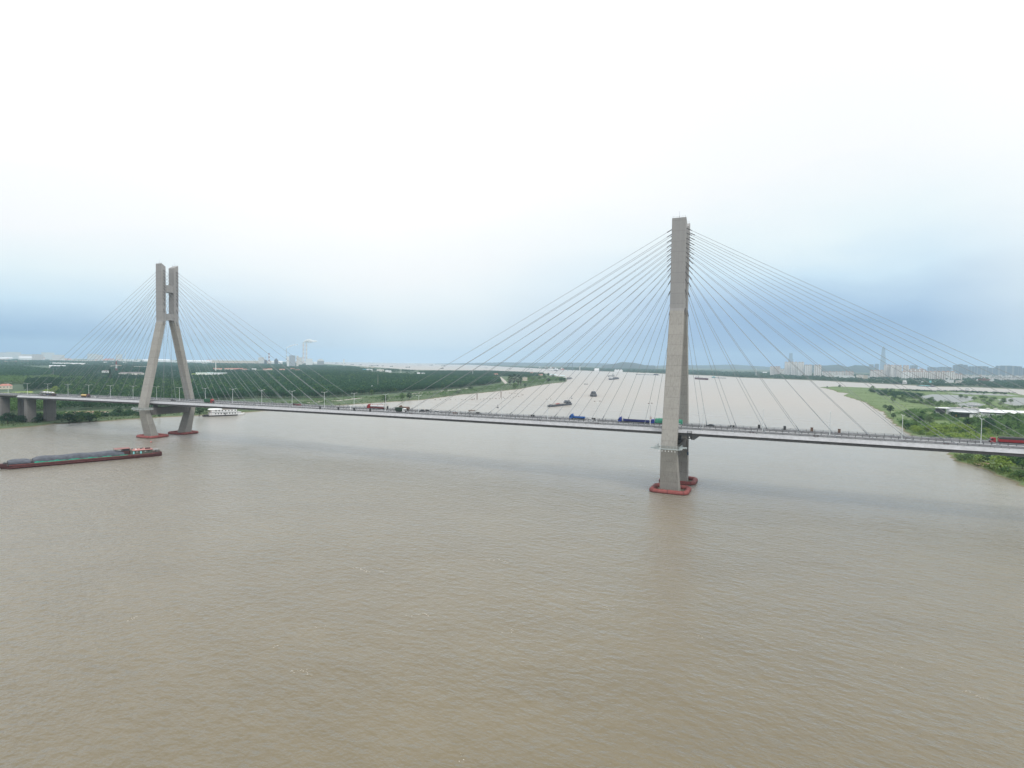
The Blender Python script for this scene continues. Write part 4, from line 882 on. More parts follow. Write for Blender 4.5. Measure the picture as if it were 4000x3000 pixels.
# ------------------------------------------------------------------ small things in the water
def floaty(name, label, cat, u, v, group=None): p = at(u, v, 0); return thing(name, label, cat, (p.x, p.y, 0), rnd.uniform(0, 3), group)
fl = [(1804, 1562), (1818, 1561.5), (1836, 1561), (1852, 1560.5), (1876, 1560), (1890, 1559), (1903, 1558.5), (1914, 1558), (1924, 1557.5), (1937, 1557.5), (1951, 1557.5), (1971, 1557), (1982, 1555.5), (1994, 1554), (2005, 1552), (2016, 1550.5), (2026, 1549), (2036, 1547), (2042, 1544), (2043, 1542), (2037, 1540), (2022, 1538.5), (2012, 1538), (1998, 1537), (1990, 1536), (1974, 1535.5), (1700, 1561), (1720, 1561.5), (1740, 1562), (1760, 1562), (1780, 1562), (1948, 1545), (1966, 1552), (1853, 1557)]
fme = None
for (u, v) in fl:
    T = floaty('net_float', 'small dark float in the looping line of floats off the left bank', 'float', u, v, 'line of net floats')
    if fme is None:
        mb = MB(); n = 8; mb.loft([[(x, r*math.cos(2*math.pi*k/n), .25+r*math.sin(2*math.pi*k/n)) for k in range(n)] for x, r in ((-1.3, .25), (-1.1, .55), (1.1, .55), (1.3, .25))]); a = mb.build('drum', MT['brown'], T)
        mb = MB(); mb.tube([(-.6, 0, .25), (-.5, 0, .25)], .62, 8); mb.tube([(.5, 0, .25), (.6, 0, .25)], .62, 8); b = mb.build('strap', MT['dark'], T); fme = (a.data, b.data)
    else: link('drum', fme[0], T); link('strap', fme[1], T)
for u, v, lab in ((2134, 1560, 'left'), (2151, 1559.5, 'right')): 
    T = floaty('drift_drum', 'floating drum above the dark barge with the red patch, %s one of a pair' % lab, 'float', u, v); link('drum', fme[0], T); link('strap', fme[1], T); T.scale = (1.4, 1.4, 1.2)
for u, v, lab in ((2323, 1568.5, 'left'), (2343, 1567.5, 'right')):
    T = floaty('drift_drum', 'floating drum below the dark freighter in mid river, %s one of a pair' % lab, 'float', u, v); link('drum', fme[0], T); link('strap', fme[1], T); T.scale = (1.4, 1.4, 1.2)
for u, v, lab in ((2534, 1577, 'left'), (2546, 1576, 'right')):
    T = floaty('drift_drum', 'floating drum just left of the right tower, %s one of a pair' % lab, 'float', u, v); link('drum', fme[0], T); link('strap', fme[1], T); T.scale = (1.4, 1.4, 1.2)
def buoy(u, v, label, s=1.0, col='ship_dk'):
    T = floaty('buoy', label, 'buoy', u, v); T.scale = (s, s, s)
    mb = MB(); mb.tube([(0, 0, -.3), (0, 0, .3), (0, 0, .8), (0, 0, 1.1)], [1.3, 1.6, 1.6, 1.0], 12); mb.build('float_body', MT[col], T)
    mb = MB()
    for k in range(4): a = R_(45+90*k); mb.tube([(.8*math.cos(a), .8*math.sin(a), 1), (.25*math.cos(a), .25*math.sin(a), 4.2)], .07, 4)
    mb.box(-.35, .35, -.35, .35, 4.1, 4.9, 0, .1, .1); mb.build('beacon', MT[col], T)
buoy(1944, 1593, 'dark grey buoy beyond the middle of the main span, near the two cables', 1.1); buoy(2233, 1557, 'dark buoy with a tall beacon right of the dark barge', .95)
buoy(1844, 1562, 'reddish buoy at the left end of the line of floats', .9, 'brown'); buoy(1959, 1559, 'small reddish buoy in the line of floats under the taller pile', .7, 'brown')
p = at(590, 1728); T = thing('marker_ball', 'small pale pink ball floating between the barge and the left tower', 'buoy', (p.x, p.y, 0)); mb = MB(); n = 10
mb.loft([[(r*math.cos(2*math.pi*k/n), r*math.sin(2*math.pi*k/n), z) for k in range(n)] for z, r in ((-.3, .5), (.1, .7), (.6, .7), (1.0, .5), (1.2, .2))]); mb.build('ball', MT['pink'], T, smooth=True); mb = MB(); mb.tube([(0, 0, 1.1), (0, 0, 1.4)], .1, 5); mb.build('eyelet', MT['grey'], T)
for u, v, h, lab in ((1863.5, 1561, 11, 'brown mooring pile standing in the water off the left bank, left one'), (1957, 1553, 12, 'brown mooring pile with a round top standing in the water, right one')):
    p = at(u, v); T = thing('mooring_pile', lab, 'pile', (p.x, p.y, 0)); mb = MB(); mb.tube([(0, 0, -1), (0, 0, h)], .75, 10); mb.build('shaft', MT['brown'], T)
    mb = MB(); mb.box(-2.2, 2.2, -.8, .8, h, h+.4); mb.tube([(0, 0, h+.4), (0, 0, h+3.2)], .12, 5); mb.tube([(0, 0, h+2.4), (0, 0, h+3.6)], .8 if 'round' in lab else .3, 8); mb.build('platform', MT['grey'], T)
# ------------------------------------------------------------------ buildings
def facade(name, base, line, floor_h=3.0, win=(.22, .23, .25), bay=3.6):
    m = Mat(name); v = m.coord('Object'); s_ = m.n('ShaderNodeSeparateXYZ'); m.L.new(v, s_.inputs[0])
    fz = m.math('FRACT', m.math('DIVIDE', s_.outputs[2], floor_h)); fx = m.math('FRACT', m.math('DIVIDE', s_.outputs[0], bay))
    wz = m.math('MULTIPLY', m.math('GREATER_THAN', fz, .3), m.math('LESS_THAN', fz, .8)); wx = m.math('MULTIPLY', m.math('GREATER_THAN', fx, .3), m.math('LESS_THAN', fx, .75))
    c = m.mix(m.noise(v, .05, 3), tuple(x*.88 for x in base), base); c = m.mix(m.math('MULTIPLY', m.math('LESS_THAN', fz, .08), .4), c, line)
    c = m.mix(m.math('MULTIPLY', m.math('MULTIPLY', wz, wx), .85), c, win); return m.set(c, .8)
MT['apt'] = facade('apartment_render', (.60, .57, .545), (.40, .34, .30)); MT['aptw'] = facade('apartment_white', (.72, .71, .70), (.5, .48, .46)); MT['aptg'] = facade('blue_glass_block', (.17, .22, .28), (.14, .18, .23), win=(.12, .16, .22))
MT['aptp'] = facade('apartment_pink', (.53, .47, .44), (.42, .32, .28))
def seat(u, D, z=0): p = atD(u, 1400, D); return Vector((p.x, p.y, z))
def spot(u0, u1, vt, D):
    uc = (u0+u1)/2; c = atD(uc, vt, D); w = (u1-u0)/F*D; dv = Vector((c.x-CAM.x, c.y-CAM.y, 0)).normalized(); rz = math.atan2(dv.y, dv.x)-math.pi/2
    return Vector((c.x, c.y, 2.0)), w, c.z-2.0, rz
def apartment(u0, u1, vt, D, label, mat='apt', group='apartment towers across the river', ribs=4, depth=16, turn=0.0, roof='aptroof', cap=True):
    p, w, h, rz = spot(u0, u1, vt, D); T = thing('apartment_tower', label, 'building', p, rz+turn, group); d = depth/2; hw = max(w*.3, (w-depth*abs(math.sin(turn))-1.5)/2/math.cos(turn))
    mb = MB(); mb.box(-hw, hw, -d, d, -3, h-3); body = mb.build('wall', MT[mat], T)
    mb = MB()
    for k in range(ribs):
        x = -hw+(k+.5)*2*hw/ribs; b = hw/ribs*.27; mb.box(x-b, x+b, -d-1.4, -d+.2, -2.5, h-4.5); mb.box(-hw-1.0, -hw+.2, -d*.4, d*.4, -2.5, h-5); mb.box(hw-.2, hw+1.0, -d*.4, d*.4, -2.5, h-5)
    mb.build('balcony_bay', MT['aptrib' if mat != 'aptg' else 'grey'], body)
    mb = MB(); mb.box(-hw-.6, hw+.6, -d-.6, d+.6, h-3, h-2.2)
    if cap:
        n = max(1, ribs//2)
        for k in range(n): x = -hw+(k+.5)*2*hw/n; mb.box(x-hw/n*.55, x+hw/n*.55, -d*.6, d*.6, h-2.2, h+1.5, 0, .8, .8)
    mb.build('roof', MT[roof], T); return T
A = apartment
for k, (u0, u1, vt, D, mt, lab) in enumerate([
 (3009, 3027, 1431, 4350, 'apt', 'pale apartment tower at the left end of the riverside cluster'), (3028, 3048, 1431, 4320, 'aptp', 'pinkish apartment tower, second from the left end of the riverside cluster'), (3052, 3062, 1445, 4400, 'aptw', 'short narrow white block between the pinkish tower and the first tall tower'),
 (3066, 3088, 1413.5, 4250, 'aptw', 'first of the three tallest apartment towers in the left cluster'), (3091, 3115, 1413.5, 4200, 'aptw', 'middle of the three tallest apartment towers in the left cluster'), (3118, 3141, 1414, 4150, 'aptw', 'third of the three tallest apartment towers in the left cluster'),
 (3145, 3172, 1425, 4100, 'aptw', 'medium apartment tower with twin white bays right of the three tallest'), (3181, 3208, 1425, 4050, 'apt', 'medium pinkish apartment tower standing apart right of the twin-bay one'),
 (3400, 3424, 1446, 3650, 'apt', 'lower apartment tower at the left end of the right riverside cluster'), (3426, 3450, 1445, 3700, 'aptp', 'lower apartment tower beside the tallest slab of the right cluster'),
 (3454, 3477, 1424.5, 3750, 'apt', 'tall apartment tower at left of the tallest group in the right cluster'), (3479, 3500, 1425.5, 3720, 'aptw', 'tall apartment tower, second of the tallest group in the right cluster'), (3502, 3522, 1426.5, 3700, 'apt', 'tall apartment tower, third of the tallest group in the right cluster'), (3529, 3550, 1427, 3900, 'aptp', 'tall apartment tower at right of the tallest group in the right cluster'),
 (3524, 3562, 1450, 3500, 'aptw', 'lower wide block with white bays in front of the tallest group'), (3554, 3612, 1441, 3900, 'aptp', 'wide pink-roofed block behind the right cluster'), (3566, 3595, 1450, 3520, 'apt', 'lower apartment block with white strips, left of the pink-roofed one front row'), (3597, 3625, 1450.5, 3520, 'apt', 'lower apartment block with white strips below the pink-roofed block'),
 (3629, 3658, 1450, 3450, 'apt', 'apartment block with two white strips, left of the right end row'), (3660, 3692, 1450, 3400, 'aptp', 'apartment block in the middle of the right end row'), (3696, 3728, 1450, 3350, 'apt', 'apartment block with bright right corner in the right end row'), (3731, 3757, 1460, 3500, 'aptp', 'lower pinkish block closing the right end row')]):
    A(u0, u1, vt, D, lab, mt, turn=(-.12 if u0 < 3300 else .18), depth=15 if u1-u0 < 40 else 18)
for k in range(7):
    u0 = 3212+k*12.6; A(u0, u0+10.5, 1450+(k % 2)*1.5, 4000, 'red-roofed mid-rise block between the two tall clusters, %s from the left' % ORD[k], 'aptw' if k % 2 else 'apt', 'red-roofed mid-rise blocks', 2, 13)
for k, u0 in enumerate((3302, 3314, 3325)): A(u0, u0+9.5, 1449.5+k*.7, 3800, 'red-capped block left of the stepped office, %s of three' % ORD[k], 'aptp', 'red-capped mid-rise blocks', 2, 13)
BLD = []
def low(u0, u1, vt, D, label, wall='plaster', roof='shed', depth=14, kind='flat', name='building', cat='building', group=None, wins=True, turn=0.0):
    uc = (u0+u1)/2; dv = vt-(1385.1+.01512*uc)
    if dv > 17 and uc < 2300: D = (70.6-(10 if name == 'house' else 13))*F/dv
    elif dv > -8 and uc < 2000: D = max(D, 7200)
    elif uc < 600: D = 11000; wall = 'aptw'
    p, w, h, rz = spot(u0, u1, vt, D); T = thing(name, label, cat, p, rz+turn, group); hw, d = w/2, depth/2; h = max(h, 3); BLD.append((p.x, p.y, hw))
    hb = h if kind == 'flat' else h*.68
    mb = MB(); mb.box(-hw, hw, -d, d, -1.5, hb-.3); b = mb.build('wall', MT[wall], T)
    mb = MB()
    if kind == 'flat': mb.box(-hw-.4, hw+.4, -d-.4, d+.4, hb-.3, hb+.1); mb.box(-hw*.3, hw*.1, -d*.3, d*.3, hb+.1, hb+1.6)
    elif kind == 'hip': mb.loft([[(-hw-.5, -d-.5, hb-.3), (hw+.5, -d-.5, hb-.3), (hw+.5, d+.5, hb-.3), (-hw-.5, d+.5, hb-.3)], [(-hw+d*.7, -.2, h), (hw-d*.7, -.2, h), (hw-d*.7, .2, h), (-hw+d*.7, .2, h)] if hw > d else [(-.2, -.2, h), (.2, -.2, h), (.2, .2, h), (-.2, .2, h)]])
    elif kind == 'gable': mb.extr([(-d-.6, hb-.35), (d+.6, hb-.35), (0, h)], 'x', -hw-.4, hw+.4)
    elif kind == 'saw':
        n = max(2, int(w/22))
        for k in range(n): x0 = -hw+2*hw*k/n; x1 = -hw+2*hw*(k+1)/n-.2; mb.extr([(x0, hb-.3), (x1, hb-.3), (x0+(x1-x0)*.5, h)], 'y', -d-.3, d+.3)
    elif kind == 'arch': mb.extr([(hw*1.02*math.cos(R_(180*k/12)), hb-.3+(h-hb+.3)*math.sin(R_(180*k/12))) for k in range(13)], 'y', -d-.3, d+.3)
    mb.build('roof', MT[roof], T)
    if wins:
        n = max(2, min(6, int(w/5))); fl_ = max(1, min(2, int(hb/3.6)))
        for k in range(n):
            for f in range(fl_): x = -hw+(k+.5)*2*hw/n; z = (f+.55)*hb/fl_; mb = MB(); mb.box(x-.9, x+.9, -d-.06, -d+.02, z-.8, z+.8); mb.build('window', MT['glass'], b)
    return T
low(3260, 3300, 1466, 3900, 'long low white building in front of the red-roofed mid-rise row', 'white', 'shed', 20)
low(3302, 3331, 1467.5, 3700, 'long low white building below the red-capped blocks', 'white', 'shed', 20); low(3333, 3340, 1470, 3700, 'small white tower block left of the stepped office', 'white', 'shed', 12)
low(3347, 3374, 1463.5, 3750, 'grey white stepped office, taller left part', 'plaster', 'grey', 20); low(3374, 3390, 1466, 3700, 'pinkish lower part of the stepped office', 'cream', 'grey', 20); low(3390, 3397, 1468, 3680, 'white annex right of the stepped office', 'white', 'shed', 14)
low(3690, 3722, 1483, 2950, 'white hall with flat roof below the right end row', 'white', 'shed', 20); low(3736, 3760, 1485, 2800, 'grey office box by the quay below the pinkish block', 'plaster', 'grey', 18)
low(3826, 3867, 1480, 3100, 'long dull red hall among trees at the right', 'brown', 'roofred', 18, wins=False); low(3815, 3824, 1480, 3150, 'white domed building left of the red hall', 'white', 'shed', 14, 'arch'); low(3867, 3882, 1482, 3050, 'white domed building right of the red hall', 'white', 'shed', 14, 'arch')
low(3930, 3947, 1506, 2450, 'small white-roofed quay building at the right', 'brown', 'shed', 10, 'gable'); low(3815, 3905, 1509.5, 2560, 'long rusty quay wall below the trees at the right', 'brown', 'grey', 8, wins=False); low(3803, 3815, 1505, 2600, 'small white quay shed left of the rusty wall', 'white', 'shed', 8); low(3905, 4040, 1513, 2480, 'low rusty quay wall at the right edge', 'brown', 'brown', 8, wins=False)
rr = random.Random(11)
tops = [1466, 1463, 1468, 1464, 1467, 1463, 1465, 1468, 1464, 1470, 1466, 1464, 1469, 1466, 1465, 1470, 1466, 1468, 1466, 1464]
for k in range(20): A(3760+k*13, 3760+k*13+rr.uniform(9, 12), tops[k]-1, rr.uniform(3900, 4300), 'pale mid-rise block in the dense right-hand district, back row, %s from the left' % ORD[k], rr.choice(['aptw', 'aptw', 'apt', 'aptp']), 'dense mid-rise district at the right', 2, 13, roof='grey')
for k in range(8): A(3868+k*17, 3868+k*17+rr.uniform(11, 14), 1471+rr.uniform(0, 4), rr.uniform(3300, 3500), 'pale mid-rise block in the dense right-hand district, front row, %s from the left' % ORD[k], rr.choice(['aptw', 'aptw', 'apt']), 'dense mid-rise district at the right', 2, 13, roof='grey')
for k, (u0, u1, vt, D) in enumerate([(3558, 3582, 1427, 8500), (3627, 3660, 1434, 8500), (3668, 3698, 1433, 8500), (3700, 3716, 1434, 8500), (3724, 3742, 1425.5, 7800), (3744, 3760, 1422, 7800), (3762, 3778, 1425, 7800), (3779, 3811, 1431, 7800), (3815, 3856, 1430.5, 7600), (3858, 3897, 1437, 7600), (3899, 3962, 1428.5, 7000), (3970, 3989, 1431, 7000), (3992, 4030, 1437, 7000), (3396, 3412, 1423, 9500), (3418, 3432, 1421, 9500)]):
    A(u0, u1, vt, D, 'hazy grey tower block on the far skyline, %s from the left' % nth(k), 'aptg', 'hazy tower blocks on the far skyline', 3, 30, roof='grey')
def skyscraper(label, D, secs):
    c = seat(secs[0][0], D); T = thing('skyscraper', label, 'skyscraper', c, math.atan2(c.y-CAM.y, c.x-CAM.x)-math.pi/2)
    mb = MB(); r_ = []
    for (u, hwpx, v) in secs: z = atD(u, v, D).z; w = hwpx/F*D; r_.append([(-w, -w, z), (w, -w, z), (w, w, z), (-w, w, z)])
    mb.loft(r_); b = mb.build('tower', MT['aptg'], T); mb = MB(); z = r_[-1][0][2]; mb.box(-3, 3, -3, 3, z, z+12); mb.build('crown', MT['grey'], T)
skyscraper('slender tapering skyscraper rising far above the right city cluster', 13500, [(3450, 9.5, 1446), (3450, 9.5, 1420), (3451, 8.5, 1398), (3452, 6.5, 1380), (3453, 5, 1362), (3453, 2.4, 1354)])
skyscraper('hazy square skyscraper behind the three tallest apartment towers', 13500, [(3089, 9, 1440), (3089, 9, 1402), (3089, 6.5, 1401.5), (3089, 6, 1379.5)])
# power station
def stack(u, vt, hw, D, label, bands, cols):
    c = seat(u, D); T = thing('chimney', label, 'chimney', c); z1 = atD(u, vt, D).z; r = hw/F*D; mb = MB(); n = 14
    for k in range(bands):
        t0, t1 = k/bands, (k+1)/bands; r0, r1 = r*(1.25-.25*t0), r*(1.25-.25*t1); mb.loft([[(q*math.cos(2*math.pi*j/n), q*math.sin(2*math.pi*j/n), z) for j in range(n)] for q, z in ((r0, z1*t0), (r1, z1*t1-.01))], k % 2)
    mb.build('shaft', [MT[cols[0]], MT[cols[1]]], T, smooth=False); mb = MB(); mb.tube([(0, 0, z1-4), (0, 0, z1+.5)], r*1.06, n); mb.build('rim', MT['grey'], T); return c+Vector((0, 0, z1))
MT['aquap'] = paint('pale_aqua_roof', (.52, .66, .68), .7, .15, .05)

MT['boiler'] = paint('haze_blue', (.36, .40, .44), .7, .15, .05)  # blue of the distance haze painted into the boiler house colour
MT['faded'] = paint('faded_red_white', (.66, .60, .60), .8, .1, .05)
tip1 = stack(1185.5, 1338, 3.2, 7800, 'tall pale twin chimney of the power station, left one under the steam', 11, ('white', 'faded')); tip2 = stack(1197, 1339.5, 2.9, 7800, 'tall pale twin chimney of the power station, right one under the steam', 11, ('white', 'faded'))
stack(1051, 1379, 2.3, 7000, 'short chimney with bold red and white bands left of the power station', 7, ('red_float', 'white')); tip4 = stack(1119, 1359, 1.0, 7800, 'thin faint banded chimney with a drifting plume', 11, ('white', 'grey')); stack(1038, 1391, .8, 7500, 'very thin faint mast-like chimney left of the banded one', 7, ('white', 'grey'))
for u0, u1, vt, D, lab, wl, rf, dp, kd in [
 (1131, 1153, 1388.5, 5000, 'tall grey boiler house left of the twin chimneys', 'boiler', 'grey', 60, 'flat'), (1121, 1129, 1393, 4900, 'white elevator tower beside the boiler house', 'white', 'shed', 20, 'flat'), (1158, 1166, 1390, 5000, 'pale block between the boiler house and the chimneys', 'plaster', 'shed', 30, 'flat'), (1166, 1180, 1396, 5100, 'low pale annex at the foot of the twin chimneys', 'plaster', 'shed', 40, 'flat'),
 (1196, 1220, 1401, 5000, 'white flat-roofed hall right of the twin chimneys', 'white', 'shed', 40, 'flat'), (1240, 1265, 1402, 5200, 'white arched coal shed right of the power station', 'grey', 'shed', 60, 'arch'),
 (1010, 1031, 1396, 4200, 'pale block rising at the right end of the long factory hall', 'plaster', 'shed', 40, 'flat'), (838, 1010, 1404, 4150, 'very long cream factory hall with white roof beyond the woods', 'cream', 'shed', 90, 'saw'), (730, 838, 1407.5, 4600, 'long pale blue-roofed shed left of the cream factory hall', 'white', 'shed', 80, 'gable'), (1033, 1043, 1406, 4100, 'dark grey silo block at the right end of the long factory hall', 'dark', 'grey', 20, 'flat'),
 (1044, 1062, 1409, 4300, 'low cream hall at the foot of the banded chimney', 'cream', 'shed', 40, 'flat'), (1062, 1102, 1409.5, 4300, 'low white hall between the banded chimney and the power station', 'white', 'shed', 40, 'gable'), (1072, 1086, 1399, 5200, 'dark conical coal heap cover left of the power station', 'dark', 'dark', 60, 'hip'),
 (1340, 1346, 1404, 7000, 'red and white crane house on the far left skyline', 'white', 'roofred', 20, 'flat'), (740, 749, 1412, 3700, 'small white block right of the left tower, leftmost of three', 'white', 'shed', 20, 'flat'), (758, 777, 1415, 3650, 'small white block right of the left tower, middle of three', 'white', 'shed', 20, 'flat'), (790, 812, 1417.5, 3600, 'low white block right of the left tower, right one of three', 'white', 'shed', 20, 'gable'),
 (835, 866, 1438, 2650, 'pale red-roofed house behind the white column', 'cream', 'roofred', 14, 'gable'), (879, 912, 1438, 2550, 'long red-roofed house, left one of the bright row in the woods', 'cream', 'roofred', 16, 'gable'), (913, 947, 1438, 2500, 'long red-roofed house, right one of the bright row in the woods', 'pink', 'roofred', 18, 'gable'), (948, 966, 1440.5, 2400, 'red-roofed house with dormers at the end of the bright row', 'cream', 'roofred', 14, 'hip'), (985, 1000, 1440, 2700, 'pale long roof in the woods right of the red row', 'plaster', 'shed', 12, 'gable'), (1043, 1064, 1439, 2450, 'bright red roof standing alone in the woods below the banded chimney', 'cream', 'roofred', 14, 'hip'), (1028, 1042, 1440.5, 2500, 'small dull red roof left of the lone bright red roof', 'cream', 'roofred', 12, 'gable'),
 (1092, 1112, 1441, 2400, 'red roof in the woods below the boiler house', 'cream', 'roofred', 12, 'gable'), (1134, 1152, 1438, 2350, 'red roof in the woods below the twin chimneys, left one', 'cream', 'roofred', 12, 'hip'), (1153, 1172, 1443, 2250, 'white-walled red roof in the woods below the twin chimneys, right one', 'white', 'roofred', 12, 'gable'), (772, 880, 1455.5, 2150, 'long flat pale greenhouse roof in front of the red row', 'shed', 'aquap', 30, 'flat'),
 (1408, 1440, 1434.5, 2750, 'cream office building behind the cyan factory', 'cream', 'plaster', 16, 'flat'), (1416, 1431, 1441.5, 2550, 'bright cyan factory block above the woods', 'bluefac', 'bluefac', 24, 'arch'), (1431, 1455, 1441.5, 2550, 'bright white factory shed joined to the cyan block', 'white', 'shed', 24, 'flat'), (1449, 1462, 1432, 2800, 'small pale tower house behind the white factory shed', 'cream', 'plaster', 12, 'flat'), (1505, 1519, 1445, 2450, 'white round-roofed shed by the island meadow, larger one', 'white', 'shed', 20, 'arch'), (1519, 1529, 1446.5, 2450, 'white round-roofed shed by the island meadow, smaller one', 'white', 'shed', 16, 'arch'), (1472, 1500, 1442.5, 2650, 'pale low wall-like shed left of the round sheds', 'plaster', 'shed', 8, 'flat'),
 (1630, 1641, 1455.5, 2050, 'small white house with slanting roof by the dark clump of trees', 'white', 'shed', 10, 'gable'), (1646, 1660, 1456.5, 2000, 'white house right of the slanting one by the woods', 'white', 'shed', 10, 'flat'), (1929, 1946, 1459, 1850, 'cream house with pink hipped roof near the island road', 'cream', 'roofred', 12, 'hip'), (2071, 2083, 1455, 1900, 'small white house with red roof among trees near the island tip', 'white', 'roofred', 9, 'gable'), (2103, 2120, 1461, 1800, 'low brownish roof among trees near the island tip', 'cream', 'roofred', 9, 'gable'), (2040, 2060, 1473.5, 1500, 'low yellow wall building left of the round bushes', 'cream', 'grey', 9, 'flat'), (2146, 2172, 1461.5, 1900, 'pale turquoise shed roof near the island tip, left one', 'plaster', 'aquap', 14, 'gable'), (2172, 2190, 1464, 1850, 'pale shed roof near the island tip, middle one', 'plaster', 'shed', 12, 'gable'), (2190, 2206, 1466, 1800, 'pale turquoise shed roof at the very island tip', 'plaster', 'aquap', 12, 'gable'),
 (400, 424, 1446, 1750, 'white house with grey hipped roof left of the dark conifer', 'white', 'roofgrey', 14, 'hip'), (472, 555, 1453.5, 1600, 'long brown tiled roof left of the left tower', 'plaster', 'roofgrey', 22, 'hip'), (445, 472, 1426.5, 2600, 'red-roofed block under the red and white mast', 'cream', 'roofred', 16, 'flat'), (430, 445, 1428.5, 2650, 'low pink block left of the mast building', 'cream', 'plaster', 14, 'flat'), (500, 522, 1411, 3800, 'long white hall left of the left tower', 'white', 'shed', 30, 'flat'), (520, 544, 1409, 3800, 'white stepped building left of the left tower', 'white', 'shed', 30, 'gable'), (406, 418, 1413.5, 3700, 'bright white shed left of the mast', 'white', 'shed', 24, 'gable'), (437, 446, 1417, 3500, 'white hexagonal-looking shed beside the mast', 'white', 'shed', 16, 'hip'), (478, 496, 1414, 3600, 'low white shed right of the mast', 'white', 'shed', 20, 'gable'),
 (0, 28, 1376.5, 7800, 'pale apartment slab on the far left skyline, at the picture edge', 'apt', 'grey', 30, 'flat'), (31, 75, 1375, 7600, 'pale apartment slab on the far left skyline, second from the edge', 'apt', 'grey', 30, 'flat'), (78, 118, 1384, 7400, 'lower pale slab on the far left skyline, third from the edge', 'aptw', 'grey', 30, 'flat'), (130, 165, 1384, 7400, 'lower pale slab left of the taller far slab', 'apt', 'grey', 30, 'flat'), (167, 207, 1377, 7400, 'taller pale slab left of the side span cables', 'apt', 'grey', 30, 'flat'), (209, 247, 1386, 7300, 'lower pale slab right of the taller far slab', 'aptw', 'grey', 30, 'flat'), (345, 378, 1382, 7500, 'faint pale slab among the side span cables', 'apt', 'grey', 30, 'flat'), (380, 400, 1386, 7500, 'small faint slab among the side span cables', 'aptw', 'grey', 30, 'flat'), (455, 476, 1384, 7500, 'faint pale slab right of the mast on the skyline', 'apt', 'grey', 30, 'flat'),
 (0, 21, 1403.5, 3900, 'long pink-roofed block at the left picture edge', 'cream', 'roofred', 24, 'gable'), (22, 62, 1409.5, 3500, 'row of pink roofs in the trees at left, left half', 'cream', 'roofred', 30, 'saw'), (62, 108, 1409, 3600, 'row of pink roofs in the trees at left, right half', 'cream', 'roofred', 30, 'saw'), (155, 200, 1405, 4600, 'long grey-roofed shed right of the pink roofs', 'grey', 'grey', 50, 'gable'), (204, 290, 1404, 4400, 'long white-roofed factory in the left distance, left half', 'cream', 'shed', 60, 'saw'), (290, 372, 1405.5, 4400, 'long white-roofed factory in the left distance, right half', 'cream', 'shed', 60, 'saw'), (195, 206, 1409, 3600, 'reddish silo house left of the white factory sheds', 'pink', 'roofred', 16, 'flat'), (206, 262, 1417, 3300, 'low white shed in front of the long factory, left one', 'plaster', 'shed', 40, 'gable'), (264, 334, 1418, 3300, 'low white shed in front of the long factory, right one', 'plaster', 'shed', 40, 'gable'), (199, 250, 1427, 2700, 'white-roofed depot at the edge of the woods on the left', 'plaster', 'shed', 24, 'gable'), (2, 42, 1499.5, 1080, 'pink flat-roofed house behind the bright field at left', 'cream', 'roofred', 14, 'hip'), (-30, 20, 1395, 5500, 'hazy white shed at the far left edge', 'white', 'shed', 40, 'gable'), (80, 118, 1392, 6000, 'hazy white long shed below the far slabs', 'white', 'shed', 40, 'gable'), (620, 660, 1403, 5200, 'white sheds glimpsed between the legs of the left tower', 'white', 'shed', 40, 'gable'), (662, 690, 1411, 4200, 'white building glimpsed between the legs of the left tower', 'white', 'shed', 30, 'flat'), (560, 600, 1404, 5200, 'white shed just left of the left tower leg', 'white', 'shed', 40, 'gable'),
 (2264, 2266.5, 1430, 5500, 'tiny white tower on the low wooded far shore', 'white', 'white', 14, 'flat'), (2322, 2340, 1439, 5200, 'white sheds on the low wooded far shore', 'white', 'shed', 30, 'gable'), (2400, 2432, 1442, 5000, 'row of small white houses on the far shore below the hill', 'white', 'shed', 20, 'saw'), (3046, 3066, 1442, 6500, 'pale hall at the left foot of the apartment cluster', 'plaster', 'shed', 20, 'flat'), (2980, 2995, 1453, 5600, 'white shed on the far shore left of the apartment cluster', 'white', 'shed', 20, 'gable'), (2924, 2933, 1458, 5000, 'small white house on the far shore left of the cables', 'white', 'shed', 14, 'gable')]:
    nm = 'house' if any(w in lab for w in ('house', 'roof ', 'roofed house')) else 'building'
    low(u0, u1, vt, D, lab, wl, rf, dp, kd, nm, 'house' if nm == 'house' else 'building', wins=(D < 2000 and kd != 'saw'))
# the hazy town beyond the woods, one building at a time
rt = random.Random(31); us = sorted([rt.uniform(-20, 1240) for k in range(52)]); cnt = {}
kinds = [('white-roofed hall', 'white', 'shed', 'gable'), ('pale flat block', 'plaster', 'shed', 'flat'), ('red-roofed block', 'cream', 'roofred', 'gable'), ('low white shed', 'white', 'shed', 'arch')]
for u in us:
    nm, wl_, rf_, kd_ = rt.choice(kinds); D = rt.uniform(7300, 9500); z = rt.uniform(26, 42); w = rt.uniform(10, 42) if kd_ != 'flat' else rt.uniform(7, 18); i = cnt.get(nm, 0); cnt[nm] = i+1
    vt = px((seat(u, D).x, seat(u, D).y, z))[1]
    low(u-w/2, u+w/2, vt, D, '%s in the hazy far town beyond the left woods, %s from the left' % (nm, nth(i)), wl_, rf_, rt.uniform(20, 50), kd_, 'building', 'building', 'buildings of the hazy far town', False, rt.uniform(-.3, .3))
